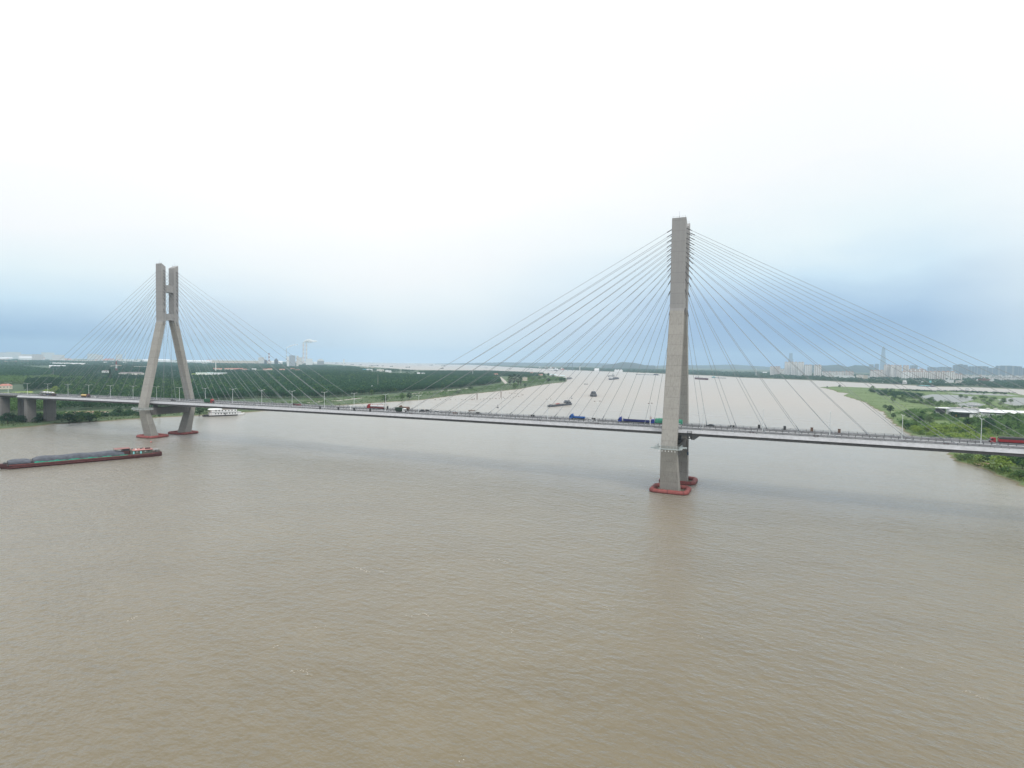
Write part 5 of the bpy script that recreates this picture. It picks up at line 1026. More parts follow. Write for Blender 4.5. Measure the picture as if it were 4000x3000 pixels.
# masts and towers
def mast(u, vb, vt, hw, label, mat, name='mast', cat='mast', lattice=False, D=None):
    if D is None: p = at(u, vb, 1.4)
    else: p = seat(u, D, 1.4)
    w = (p-CAM).dot(FW); h = (atD(u, vt, w).z-p.z); r = hw/F*w; T = thing(name, label, cat, p)
    mb = MB()
    if lattice:
        for k in range(4):
            a = R_(45+90*k); mb.tube([(r*3*math.cos(a), r*3*math.sin(a), 0), (r*.9*math.cos(a), r*.9*math.sin(a), h*.55), (r*.25*math.cos(a), r*.25*math.sin(a), h)], .16 if isinstance(mat, str) else .5, 4)
            b = R_(135+90*k)
            for j in range(8):
                t0, t1 = j/9, (j+1)/9; f = lambda t: r*(3-3.8*t if t < .55 else .9-1.4*(t-.55))
                mb.tube([(f(t0)*math.cos(a), f(t0)*math.sin(a), h*t0), (f(t1)*math.cos(b), f(t1)*math.sin(b), h*t1)], .1, 3)
        mb.build('lattice', MT[mat], T); mb = MB(); mb.tube([(0, 0, h*.9), (0, 0, h*1.05)], .2, 5); mb.build('antenna', MT['grey'], T)
    else:
        mb.tube([(0, 0, 0), (0, 0, h)], [r*1.15, r*.85], 10); mb.build('shaft', MT[mat], T); mb = MB(); mb.tube([(0, 0, h-1), (0, 0, h+.6)], r*1.6, 10); mb.build('top_ring', MT[mat], T)
mast(843, 1452, 1413, 1.6, 'tall slender white column in the woods right of the left tower', 'white', 'column', 'tower'); mast(1476, 1520, 1463, .8, 'slender grey lattice mast rising above the poplar woods', 'grey', lattice=True)
mast(1563, 1466, 1442, .5, 'thin white pole on the island meadow, left one of two', 'white', 'pole', 'pole'); mast(1567, 1466, 1443, .5, 'thin white pole on the island meadow, right one of two', 'white', 'pole', 'pole'); mast(1847, 1468, 1448, .8, 'white pole above the far end of the woods', 'white', 'pole', 'pole'); mast(2955, 1462, 1440, .9, 'single white pole on the far shore left of the apartment towers', 'white', 'pole', 'pole', D=3900); mast(207, 1480, 1440, .5, 'thin grey pole among the woods at left', 'grey', 'pole', 'pole', D=1900); mast(490, 1420, 1372, .6, 'thin pale mast on the left skyline right of the red one', 'white', 'pole', 'pole', D=5000)
T = thing('radio_tower', 'red and white lattice radio tower left of the left bridge tower', 'tower', seat(454, 2600, 1.4)); h = atD(454, 1396.5, 2600).z; mb = MB()
for k in range(4):
    a, b = R_(45+90*k), R_(135+90*k)
    for j in range(8):
        t0, t1 = j/8, (j+1)/8; f = lambda t: 4.2*(1-.85*t); mb.tube([(f(t0)*math.cos(a), f(t0)*math.sin(a), h*t0), (f(t1)*math.cos(a), f(t1)*math.sin(a), h*t1)], .5, 4, (j//2+1) % 2); mb.tube([(f(t0)*math.cos(a), f(t0)*math.sin(a), h*t0), (f(t1)*math.cos(b), f(t1)*math.sin(b), h*t1)], .35, 3, (j//2+1) % 2)
mb.build('lattice', [MT['white'], MT['red']], T); mb = MB(); mb.tube([(0, 0, h), (0, 0, h+6)], .3, 5); mb.build('antenna', MT['red'], T)
# portal crane on the far shore
c = seat(2228, 5600); T = thing('gantry_crane', 'hazy blue portal crane on the low far shore', 'crane', c, math.atan2(c.y-CAM.y, c.x-CAM.x)-math.pi/2); h = atD(2228, 1421, 5600).z; w = 9/F*5600; mb = MB()
for s in (-1, 1): mb.box(s*w-2.5, s*w+2.5, -6, -3, 0, h); mb.box(s*w-2.5, s*w+2.5, 3, 6, 0, h)
mb.build('leg', MT['aptg'], T); mb = MB(); mb.box(-w-4, w+4, -3, 3, h, h+6); mb.build('girder', MT['aptg'], T)
# elevated road left of the tower
p, w, h, rz = spot(526, 574, 1430.5, 3300); T = thing('viaduct', 'pale elevated road on piers just left of the left tower', 'viaduct', p, rz); mb = MB(); mb.box(-w/2, w/2, -5, 5, h-1.6, h); mb.build('deck', MT['plaster'], T)
for k in range(3): mb = MB(); mb.box(-w/2+4+k*w/3, -w/2+6.5+k*w/3, -3, 3, -1, h-1.6); mb.build('pier', MT['plaster'], T)
# pavilion tower in the woods
p = at(1455, 1524, 1.4); T = thing('pavilion', 'small white pavilion tower with flat pale roof in the woods under the lattice mast', 'building', p, .3); mb = MB(); mb.box(-3.2, 1, -3, 3, 0, 10); mb.box(1, 4.2, -2.6, 2.6, 0, 9); b = mb.build('wall', MT['white'], T); mb = MB(); mb.box(-3.3, .6, -3.1, 3.1, 4, 8.6); mb.build('window', MT['navy'], b); mb = MB(); mb.box(-4.2, 1.8, -4, 4, 10.6, 11.2); mb.build('roof', MT['silver'], T)
# exhibition hall on the spit
D0 = 850; p, w, h, rz = spot(3684, 3962, 1600, D0); T = thing('exhibition_hall', 'low white exhibition hall with swooping white roofs and letters on top, on the right spit', 'building', (p.x, p.y, 1.5), rz)
X = lambda u: (u-3823)/F*D0; Z = lambda v: atD(3823, v+(0), D0).z-1.5
def Zu(u, v): return atD(u, v, D0).z-1.5
wl = MB(); wl.box(X(3722), X(3826), 2, 22, 0, Zu(3770, 1600)); wl.box(X(3829), X(3930), -2, 16, 0, Zu(3880, 1614)); wl.box(X(3796), X(3809), -7, 2, 0, Zu(3800, 1619)); wl.box(X(3689), X(3702), -3, 4, 0, Zu(3695, 1616)); wl = wl.build('wall', MT['white'], T)
mb = MB(); mb.box(X(3737), X(3796), -5, 1.9, .1, Zu(3765, 1618)); mb.box(X(3687), X(3719), -1, 8, 2, Zu(3700, 1602)); mb.box(X(3826), X(3934), -2.6, -1.9, Zu(3880, 1613.5), Zu(3880, 1609)); mb.build('glazing', MT['dark'], T)
mb = MB(); mb.box(X(3743), X(3758), -5.4, -4.9, .1, Zu(3750, 1622)); mb.build('door', MT['yellow'], wl)
def leaf(u0, u1, ya, yb, v0, v1, nm='roof', mt='shed'):
    x0, x1 = X(u0), X(u1); uc = (u0+u1)/2; ym = (ya+yb)/2; zz = atD(uc, (v0+v1)/2, D0+ym).z-1.5; mb = MB(); n = 16; rings = []
    for i in range(n+1):
        t = i/n; s = max(.05, math.sin(math.pi*t))**.8; x = x0+(x1-x0)*t; hd = (yb-ya)/2*s; rings.append([(x, ym-hd, zz-.3), (x, ym+hd, zz-.3), (x, ym+hd, zz+.1), (x, ym, zz+.1+1.0*s), (x, ym-hd, zz+.1)])
    mb.loft(rings); mb.build(nm, MT[mt], T)
leaf(3684, 3742, -5, 14, 1594.5, 1602); leaf(3727, 3822, -12, 10, 1604, 1618); leaf(3815, 3848, -11, -3, 1624, 1629); leaf(3850, 3882, -12, -4, 1626, 1632)
mb = MB(); mb.extr([(-6, Zu(3890, 1609.5)), (18, Zu(3890, 1601)), (18, Zu(3890, 1600)), (-6, Zu(3890, 1608.5))], 'x', X(3824), X(3945)); mb.extr([(-2, Zu(3940, 1607)), (16, Zu(3940, 1601)), (16, Zu(3940, 1600)), (-2, Zu(3940, 1606))], 'x', X(3945.3), X(3972)); mb.build('roof', MT['shed'], T)
mb = MB(); mb.box(X(3719), X(3825), 1.5, 24, Zu(3770, 1599.6), Zu(3770, 1598.2)); mb.build('roof', MT['grey'], T)
for u0, u1 in ((3752, 3768), (3775, 3790), (3800, 3822), (3845, 3857), (3868, 3880)): mb = MB(); mb.box(X(u0), X(u1), 12, 16, Zu(u0, 1600), Zu(u0, 1594.5)); mb.build('roof_plant', MT['plaster'], T)
mb = MB(); mb.box(X(3852), X(3881), -10, -3, 0, Zu(3866, 1633)); mb.build('porch', MT['white'], T)
# rooftop letters (four large characters, strokes as far as they can be made out)
GLY = ['........,...#....,...####.,...#....,.#######,...#....,...###..,...#.##.', '..#..#..,.#.###..,##..#...,.#.####.,.#..#...,.#.####.,.#..#...,.#.#####', '...#....,.#.#.##.,.#.##...,########,...#....,..####..,.#....#.,..####..', '#..#..#.,#..#..#.,##.##.##,#..#..#.,#..#..#.,#..#..#.,#..#..#.,#..#..#.']
zb = Zu(3809, 1586.5)
for k, gl in enumerate(GLY):
    mb = MB(); x0 = X(3793.5+k*8.6); s = 6.6/F*D0/8
    for r, row in enumerate(gl.split(',')):
        for q, ch in enumerate(row):
            if ch == '#': mb.box(x0+q*s-.02, x0+(q+1)*s+.02, 22.0, 22.25, zb+(7-r)*s*1.15-.02, zb+(8-r)*s*1.15+.02)
    mb.build('letter', MT['white'], T)
mb = MB(); mb.box(X(3790), X(3829), 22.3, 22.5, Zu(3809, 1590), zb)
for u in (3794, 3803, 3812, 3821): mb.box(X(u), X(u)+.2, 22.0, 22.3, Zu(3809, 1600), zb+.5)
mb.build('letter_frame', MT['rail'], T)
for (u, v, lab) in ((3914, 1652, 'white double lamp post on the right spit behind the exhibition hall lawn'), (3866, 1688, 'short white lamp post on the right spit just above the red truck cab')):
    p = at(u, v, 1.5); Tl = thing('lamp_post', lab, 'street lamp', p); mb = MB(); mb.tube([(0, 0, 0), (0, 0, 7)], [.14, .09], 6); mb.build('pole', MT['white'], Tl); mb = MB(); mb.tube([(-1.2, 0, 7.2), (0, 0, 6.9), (1.2, 0, 7.2)], .09, 5); mb.box(-1.7, -.9, -.2, .2, 7.1, 7.3); mb.box(.9, 1.7, -.2, .2, 7.1, 7.3); mb.build('lamp_head', MT['white'], Tl)
# steam from the chimneys: real puffs of cloud
def smoke(label, start, puffs, dens):
    m = bpy.data.materials.new('steam'); m.use_nodes = True; t = m.node_tree; t.nodes.remove(t.nodes['Principled BSDF']); df = t.nodes.new('ShaderNodeBsdfDiffuse'); df.inputs[0].default_value = (.97, .97, .97, 1); tl = t.nodes.new('ShaderNodeBsdfTranslucent'); tl.inputs[0].default_value = (.97, .97, .97, 1); tp = t.nodes.new('ShaderNodeBsdfTransparent'); a1 = t.nodes.new('ShaderNodeMixShader'); a1.inputs[0].default_value = .5; a2 = t.nodes.new('ShaderNodeMixShader'); a2.inputs[0].default_value = dens
    t.links.new(df.outputs[0], a1.inputs[1]); t.links.new(tl.outputs[0], a1.inputs[2]); t.links.new(tp.outputs[0], a2.inputs[1]); t.links.new(a1.outputs[0], a2.inputs[2]); t.links.new(a2.outputs[0], t.nodes['Material Output'].inputs['Surface'])
    bm = bmesh.new(); r_ = random.Random(4)
    for x, z, r in puffs:
        q = start+RT*x*1.5+Vector((0, 0, z*1.5)); r = r*1.5; g0 = bmesh.ops.create_icosphere(bm, subdivisions=2, radius=r)
        for v in g0['verts']: v.co = v.co*r_.uniform(.82, 1.18)+q+Vector((0, r_.uniform(-.1, .1)*r, 0))
    me = bpy.data.meshes.new('steam_plume'); bm.to_mesh(me); bm.free(); me.materials.append(m); o = link('steam_plume', me); tag(o, label, 'smoke', kind='stuff')
smoke('white steam cloud drifting right from the twin chimneys', tip1, [(6, 4, 6), (16, 9, 9), (26, 13, 12), (38, 16, 15), (52, 15, 17), (70, 13, 14), (88, 13, 11), (104, 12, 8), (118, 12, 5)], .85)
smoke('thin steam streak rising to the right from the faint banded chimney', tip4, [(6, 4, 4), (16, 9, 6), (28, 14, 7), (42, 19, 8), (58, 24, 8), (76, 28, 8), (96, 30, 7)], .4)
# ------------------------------------------------------------------ vegetation
MT['leaf_poplar'] = leafmat('poplar_leaves', (.026, .070, .044), (.046, .115, .065), (.078, .165, .085), .05, .5)
MT['leaf_dark'] = leafmat('dark_leaves', (.026, .062, .038), (.044, .100, .053), (.07, .138, .066), .12)
MT['leaf_mid'] = leafmat('mid_leaves', (.065, .125, .048), (.110, .200, .070), (.165, .265, .098), .12)
MT['leaf_bright'] = leafmat('bright_leaves', (.17, .25, .058), (.25, .35, .082), (.33, .42, .125), .12)
MT['leaf_willow'] = leafmat('willow_leaves', (.10, .155, .075), (.155, .225, .11), (.22, .30, .15), .12)
MT['leaf_far'] = leafmat('far_leaves', (.036, .082, .056), (.062, .128, .076), (.105, .18, .095), .012, .35)
MT['weed'] = leafmat('bank_weeds', (.048, .085, .034), (.074, .122, .046), (.12, .15, .064), .05, .5)
MT['reed'] = leafmat('reeds', (.090, .135, .042), (.14, .205, .062), (.21, .25, .095), .05, .4)
NR = np.random.default_rng(5)
def leaves(cent, size, up=.8, flat=None):
    n = len(cent); nrm = NR.normal(size=(n, 3)); nrm[:, 2] = np.abs(nrm[:, 2])+up; nrm /= np.linalg.norm(nrm, axis=1)[:, None]
    a = np.cross(nrm, NR.normal(size=(n, 3))); a /= np.linalg.norm(a, axis=1)[:, None]; b = np.cross(nrm, a)
    s = np.broadcast_to(np.asarray(size), (n,))[:, None]*NR.uniform(.7, 1.3, (n, 1)); t = s*NR.uniform(.55, 1.0, (n, 1))
    V = np.stack([cent-a*s-b*t*.3, cent-b*t, cent+a*s+b*t*.2, cent+b*t], 1).reshape(-1, 3); Q = np.arange(4*n).reshape(n, 4); return V, Q
def crown_pts(n, h, r, kind):
    P = []
    if kind == 'cone':
        z = h*(.12+.86*NR.uniform(0, 1, n)**1.15); rr = r*(1.02-z/h)*NR.uniform(.45, 1, n)*(1+.25*np.sin(z/h*34)); a = NR.uniform(0, 6.283, n); return np.stack([rr*np.cos(a), rr*np.sin(a), z], 1)
    k = {'round': 13, 'broad': 17, 'tall': 12, 'bush': 11}[kind]; lo, hi = {'round': (.30, .92), 'broad': (.34, .9), 'tall': (.25, .95), 'bush': (.12, .85)}[kind]
    for i in range(k):
        t = i/(k-1); z = h*(lo+(hi-lo)*t); env = r*(.35+.65*math.sin(math.pi*min(1, .18+.78*t)))*(1 if kind != 'tall' else .9); a = i*2.4+NR.uniform(-.4, .4); d = env*(.62 if i < k-1 else .1)*NR.uniform(.75, 1.1)
        cr = r*NR.uniform(.30, .46)*(1.0 if kind != 'tall' else .85); m_ = n//k; u = NR.normal(size=(m_, 3)); u /= np.linalg.norm(u, axis=1)[:, None]; u[:, 2] = np.where(u[:, 2] < -.35, -u[:, 2], u[:, 2]); q = cr*NR.uniform(.72, 1.05, (m_, 1))
        P.append(np.array([d*math.cos(a), d*math.sin(a), z-cr*.3])+u*q*np.array([1, 1, .82]))
    return np.concatenate(P)
PROTO = {}
def proto(kind, mat, k):
    key = (kind, mat, k)
    if key in PROTO: return PROTO[key]
    h, r = {'round': (10, 4.6), 'broad': (10, 6.0), 'tall': (16, 3.6), 'bush': (4, 3.0), 'cone': (18, 3.4)}[kind]
    n = {'round': 620, 'broad': 760, 'tall': 640, 'bush': 420, 'cone': 700}[kind]; P = crown_pts(n, h, r, kind); V, Q = leaves(P, {'bush': .30, 'cone': .55}.get(kind, .48)); me = np_mesh('crown', V, Q, MT[mat])
    mb = MB(); th = h*{'bush': .35, 'cone': .9}.get(kind, .62); rt = h*.022+.05
    mb.tube([(0, 0, -.6), (.1, .05, th*.4), (.0, .1, th*.75), (.1, 0, th)], [rt*1.4, rt, rt*.7, rt*.3], 6)
    for i in range(5 if kind != 'cone' else 0):
        a = i*1.3+k; z0 = th*(.4+.1*i); mb.tube([(0, .05, z0), (r*.3*math.cos(a), r*.3*math.sin(a), z0+h*.10), (r*.62*math.cos(a), r*.62*math.sin(a), z0+h*.16)], [rt*.5, rt*.35, rt*.12], 4)
    o = mb.build('trunk', MT['bark']); tm = o.data; bpy.data.objects.remove(o); PROTO[key] = (h, me, tm); return PROTO[key]
def tree(p, h, kind, mat, label, group=None, name='tree', cat='tree', wide=1.0):
    hh, me, tm = proto(kind, mat, rnd.randrange(3)); s = h/hh; T = thing(name, label, cat, p, rnd.uniform(0, 6.28), group); T.scale = (s*wide, s*wide, s); link('trunk', tm, T); link('crown', me, T); return T
def tree_px(u, vb, vt, kind, mat, label, group=None, name='tree', wide=1.0, z=1.4):
    p = at(u, vb, z); w = (p-CAM).dot(FW); return tree(p, max(2, (vb-vt)/F*w), kind, mat, label, group, name, 'bush' if name == 'bush' else 'tree', wide)
for u, vb, vt, kd, mt, lab, wd in [
 (430, 1488, 1439, 'cone', 'leaf_dark', 'tall dark layered conifer standing alone left of the left tower', 1.1), (142, 1651, 1629, 'bush', 'leaf_dark', 'dark bush between the two concrete piers at the left water edge', 1.2), (270, 1650, 1616, 'bush', 'leaf_dark', 'big dark bush on the shore right of the broad dark pier', 1.2), (310, 1648, 1622, 'bush', 'leaf_mid', 'lower bush on the shore between the two big dark ones', 1.4), (376, 1643, 1605, 'round', 'leaf_mid', 'large round green bush on the shore left of the left tower', 1.0), (350, 1645, 1618, 'bush', 'leaf_dark', 'dark shrub touching the large round shore bush', 1.2), (467, 1622, 1592, 'round', 'leaf_dark', 'dark tree beside the left tower leg on the bank', 1.1), (88, 1650, 1622, 'bush', 'leaf_dark', 'dark shrub at the foot of the pale-sided pier', 1.2), (30, 1655, 1612, 'round', 'leaf_dark', 'dark bushy tree at the foot of the pier at the left edge', 1.3), (165, 1600, 1572, 'round', 'leaf_bright', 'bright green tree seen between the two piers under the deck', 1.1), (215, 1545, 1508, 'round', 'leaf_bright', 'bright yellow-green tree behind the car carrier', 1.0), (183, 1545, 1518, 'bush', 'leaf_bright', 'yellow-green bush left of the bright tree behind the car carrier', 1.0),
 (622, 1631, 1616, 'round', 'leaf_dark', 'small dark tree at the water under the deck between the left tower legs', 1.0), (778, 1624, 1588, 'round', 'leaf_dark', 'dark leaning tree on the shore left of the houseboat', 1.2), (805, 1612, 1583, 'round', 'leaf_mid', 'lighter tree behind the houseboat roof', 1.2), (850, 1608, 1584, 'round', 'leaf_dark', 'dark tree behind the middle of the houseboat', 1.3), (1417, 1541, 1518, 'round', 'leaf_mid', 'light round tree at the edge of the woods left of the red tank truck', 1.0), (1452, 1543, 1521, 'round', 'leaf_mid', 'second light round tree at the edge of the woods above the red tank truck', 1.0), (1503, 1572, 1540, 'round', 'leaf_mid', 'round green bush on the shore above the red tank truck', 1.1), (1572, 1562, 1535, 'round', 'leaf_mid', 'pair-forming round bush on the shore above the dark green box truck, left one', 1.0), (1598, 1560, 1533, 'round', 'leaf_dark', 'pair-forming round bush on the shore above the dark green box truck, right one', 1.0), (1788, 1537, 1526, 'bush', 'leaf_dark', 'low dark bush on the shore in front of the poplar woods', 1.3), (1838, 1519, 1511, 'bush', 'leaf_dark', 'flat dark bush at the end of the path before the poplar woods', 2.0), (1740, 1528, 1518, 'bush', 'leaf_mid', 'low green bush beside the path before the poplar woods', 1.4), (2013, 1518, 1496, 'round', 'leaf_mid', 'round green tree right at the water below the dark clump', 1.15), (1992, 1504, 1464, 'tall', 'leaf_dark', 'tall dark tree at left of the dark clump near the island road', 1.5), (2008, 1504, 1460, 'tall', 'leaf_dark', 'tallest dark tree in the middle of the dark clump near the island road', 1.5), (2024, 1503, 1463, 'tall', 'leaf_dark', 'dark tree at right of the dark clump near the island road', 1.5), (2034, 1502, 1470, 'tall', 'leaf_poplar', 'lower dark tree closing the dark clump on its right', 1.5), (2051, 1511, 1497, 'round', 'leaf_dark', 'dark tree overhanging the water right of the dark clump', 1.0), (2143, 1493, 1477, 'round', 'leaf_dark', 'dark tree at the step in the shoreline near the island tip', 1.2), (2192, 1493, 1473, 'broad', 'leaf_dark', 'broad dark tree on the very tip of the left bank', .9), (2205, 1492, 1476, 'round', 'leaf_dark', 'dark tree at the water on the very tip of the left bank', .9), (2172, 1490, 1478, 'round', 'leaf_mid', 'small green tree left of the broad dark one on the island tip', 1.0), (2108, 1484, 1469, 'broad', 'leaf_mid', 'round willow among the light trees near the island tip, right one', 1.1), (2085, 1485, 1470, 'broad', 'leaf_willow', 'round willow among the light trees near the island tip, left one', 1.1), (2128, 1482, 1468, 'broad', 'leaf_mid', 'round green tree next to the dark tree near the island tip', 1.1), (2065, 1478, 1462, 'round', 'leaf_mid', 'light green tree left of the willows near the island tip', 1.1), (2160, 1476, 1462, 'round', 'leaf_mid', 'small tree in front of the turquoise shed roof', 1.2), (2142, 1470, 1457, 'round', 'leaf_dark', 'dark tree left of the turquoise shed roof', 1.1)]:
    tree_px(u, vb, vt, kd, mt, lab, None, 'bush' if kd == 'bush' else 'tree', wd)
for u, vb, vt, kd, mt, lab, wd in [
 (3279, 1515, 1503, 'broad', 'leaf_dark', 'lone dark round bush near the tip of the right spit', .8), (3231, 1514, 1508, 'bush', 'leaf_dark', 'tiny dark bush at the very tip of the right spit', 1.0), (3408, 1532, 1507, 'round', 'leaf_mid', 'round tree rising highest in the far shrub belt of the right spit', 1.0), (3487, 1572, 1549, 'round', 'leaf_mid', 'round green tree alone on the meadow of the right spit', 1.05), (3457, 1598, 1580, 'round', 'leaf_dark', 'small dark round tree by the shore, left one of the touching pair', 1.1), (3477, 1614, 1583, 'round', 'leaf_dark', 'larger dark round tree by the shore, right one of the touching pair', 1.15), (3490, 1634, 1614, 'broad', 'leaf_dark', 'dark shrub at the shore bend below the touching pair of trees', .9), (3630, 1657, 1621, 'broad', 'leaf_willow', 'large pale rounded tree in front of the exhibition hall, left', .95), (3576, 1670, 1646, 'broad', 'leaf_mid', 'mid green tree by the shore left of the large pale one', .9), (3530, 1660, 1638, 'bush', 'leaf_mid', 'green shrub at the water below the shore bend', 1.2), (3548, 1676, 1652, 'bush', 'leaf_dark', 'dark shrub at the water just above the far railing', 1.2), (3720, 1632, 1607, 'round', 'leaf_dark', 'dark tree hiding the left end of the exhibition hall', 1.1), (3735, 1640, 1612, 'round', 'leaf_dark', 'dark tree in front of the glazed entrance of the exhibition hall', 1.1), (3778, 1650, 1628, 'round', 'leaf_mid', 'green tree below the glazed entrance of the exhibition hall', 1.2), (3870, 1660, 1632, 'round', 'leaf_dark', 'dark tree below the small curved roofs of the exhibition hall', 1.1), (3905, 1655, 1625, 'round', 'leaf_dark', 'dark tree right of the small curved roofs of the exhibition hall', 1.1), (3940, 1640, 1610, 'round', 'leaf_mid', 'green tree hiding the right part of the exhibition hall', 1.2), (3975, 1645, 1612, 'round', 'leaf_mid', 'green tree at the right edge by the exhibition hall', 1.2), (3850, 1692, 1650, 'tall', 'leaf_dark', 'upright dark tree above the red truck cab', 1.4), (3880, 1690, 1648, 'tall', 'leaf_dark', 'upright dark tree left of the truck trailer', 1.4), (3990, 1690, 1655, 'tall', 'leaf_bright', 'upright yellow-green tree at the right edge above the truck trailer', 1.2), (3968, 1685, 1658, 'round', 'leaf_dark', 'dark tree behind the truck trailer at the right', 1.2), (3908, 1836, 1776, 'bush', 'leaf_bright', 'big bright yellow-green rounded bush under the deck at the right', 1.1), (3857, 1806, 1772, 'round', 'leaf_dark', 'dark tree under the deck left of the big bright one', 1.3), (3965, 1812, 1770, 'round', 'leaf_dark', 'dark tree under the deck right of the big bright one', 1.2), (3992, 1822, 1780, 'round', 'leaf_mid', 'green tree at the right edge under the deck', 1.2), (3925, 1848, 1822, 'bush', 'leaf_mid', 'blue-green bush at the water below the big bright tree', 1.3), (3985, 1868, 1836, 'bush', 'leaf_mid', 'green shrub near the water at the bottom right of the spit', 1.4), (3780, 1794, 1772, 'bush', 'leaf_mid', 'pale reedy bush on the shore corner under the deck', 1.6), (3755, 1796, 1776, 'bush', 'leaf_willow', 'grey-green reedy bush at the leftmost shore corner under the deck', 1.5), (3825, 1800, 1776, 'bush', 'leaf_bright', 'yellowish bush behind the bare earth patch under the deck', 1.5)]:
    tree_px(u, vb, vt, kd, mt, lab, None, 'bush' if kd == 'bush' else 'tree', wd, 1.5)
# tree and shrub groups on the spit: every one an object
def inpoly(P, X, Y):
    ins = np.zeros(len(X), bool); n = len(P)
    for i in range(n):
        x0, y0, x1, y1 = P[i][0], P[i][1], P[(i+1) % n][0], P[(i+1) % n][1]; c = ((y0 > Y) != (y1 > Y)) & (X < (x1-x0)*(Y-y0)/(y1-y0+1e-12)+x0); ins ^= c
    return ins
def patchy(C0, gaps, sc):
    x, y = C0[:, 0]/sc, C0[:, 1]/sc; s = 0
    for i in range(6): a = i*1.07+.3; f = .7+.27*i; s = s+np.sin((x*math.cos(a)+y*math.sin(a))*f+i*2.1)/2.2
    return s+NR.uniform(-.5, .5, len(C0)) > (gaps-.5)*2.2
def sample(poly_px, spacing, jit=.5, z=0, world=None):
    P = np.array([(p.x, p.y) for p in (world or [at(u, v, z) for u, v in poly_px])]); lo, hi = P.min(0), P.max(0)
    n = int((hi[0]-lo[0])*(hi[1]-lo[1])/spacing**2); X = NR.uniform(lo[0], hi[0], n); Y = NR.uniform(lo[1], hi[1], n)
    k = inpoly(P, X, Y); return np.stack([X[k], Y[k]], 1)
def grove(poly, n, kinds, mats, hs, what, where, group, wide=1.1):
    Q = sample(poly, 6, .5, 1.5); sel = []
    for q in Q[NR.permutation(len(Q))]:
        if len(sel) >= n: break
        if all((q[0]-s[0])**2+(q[1]-s[1])**2 > (hs[0]*.55)**2 for s in sel): sel.append(q)
    sel.sort(key=lambda q: px((q[0], q[1], 2))[0])
    for i, q in enumerate(sel):
        kd = rnd.choice(kinds); tree((q[0], q[1], 1.5), rnd.uniform(*hs), kd, rnd.choice(mats), '%s %s, %s from the left' % (what, where, nth(i)), group, 'bush' if kd == 'bush' else 'tree', 'bush' if kd == 'bush' else 'tree', wide)
grove([(3385, 1527), (3480, 1528), (3540, 1535), (3560, 1556), (3500, 1558), (3420, 1545)], 24, ['round', 'broad'], ['leaf_dark', 'leaf_mid'], (6, 9), 'dark green tree', 'in the far shrub belt of the spit', 'far shrub belt of the right spit')
grove([(3500, 1553), (3600, 1553), (3660, 1570), (3730, 1577), (3700, 1590), (3600, 1580), (3510, 1566)], 20, ['broad', 'round'], ['leaf_mid', 'leaf_willow', 'leaf_dark'], (6, 10), 'rounded tree', 'along the back edge of the spit meadow', 'trees behind the spit meadow')
grove([(3470, 1523), (3560, 1523.5), (3640, 1530), (3640, 1534), (3540, 1529), (3470, 1527)], 12, ['bush', 'round'], ['leaf_dark'], (4, 6), 'low dark shrub', 'on the far rim of the right spit', 'shrubs on the far spit rim')
grove([(3700, 1531), (3760, 1531.5), (3950, 1539), (3950, 1543), (3760, 1535)], 14, ['bush', 'round'], ['leaf_dark'], (4, 7), 'dark shrub', 'along the embankment behind the ponds', 'shrubs on the pond embankment')
grove([(3740, 1552), (3860, 1555), (3960, 1575), (3960, 1592), (3860, 1590), (3790, 1575)], 18, ['broad'], ['leaf_willow', 'leaf_mid'], (7, 10), 'pale willow', 'around the pond behind the exhibition hall', 'willows round the pond')
grove([(3520, 1622), (3560, 1612), (3680, 1612), (3690, 1640), (3640, 1668), (3560, 1650)], 26, ['round', 'broad', 'bush'], ['leaf_mid', 'leaf_dark', 'leaf_mid'], (5, 8), 'mid green tree', 'between the shore and the exhibition hall', 'trees left of the exhibition hall')
grove([(3560, 1688), (3600, 1672), (3760, 1672), (3860, 1690), (3870, 1722), (3640, 1725)], 34, ['broad', 'bush', 'round'], ['leaf_bright', 'leaf_bright', 'leaf_mid'], (5, 7.5), 'yellow-green shrub', 'in the bright thicket above the bridge railing', 'bright thicket by the bridge', 1.2)
grove([(3760, 1650), (4020, 1645), (4040, 1700), (3880, 1705), (3780, 1680)], 30, ['round', 'tall'], ['leaf_dark', 'leaf_mid', 'leaf_mid'], (8, 12), 'dense tree', 'below the exhibition hall toward the truck', 'dense trees right of the bright thicket')
grove([(3880, 1790), (4060, 1780), (4100, 1850), (3990, 1850), (3930, 1830)], 12, ['round', 'broad'], ['leaf_dark', 'leaf_mid'], (8, 12), 'leafy tree', 'under the deck at the right edge', 'trees under the deck at the right')
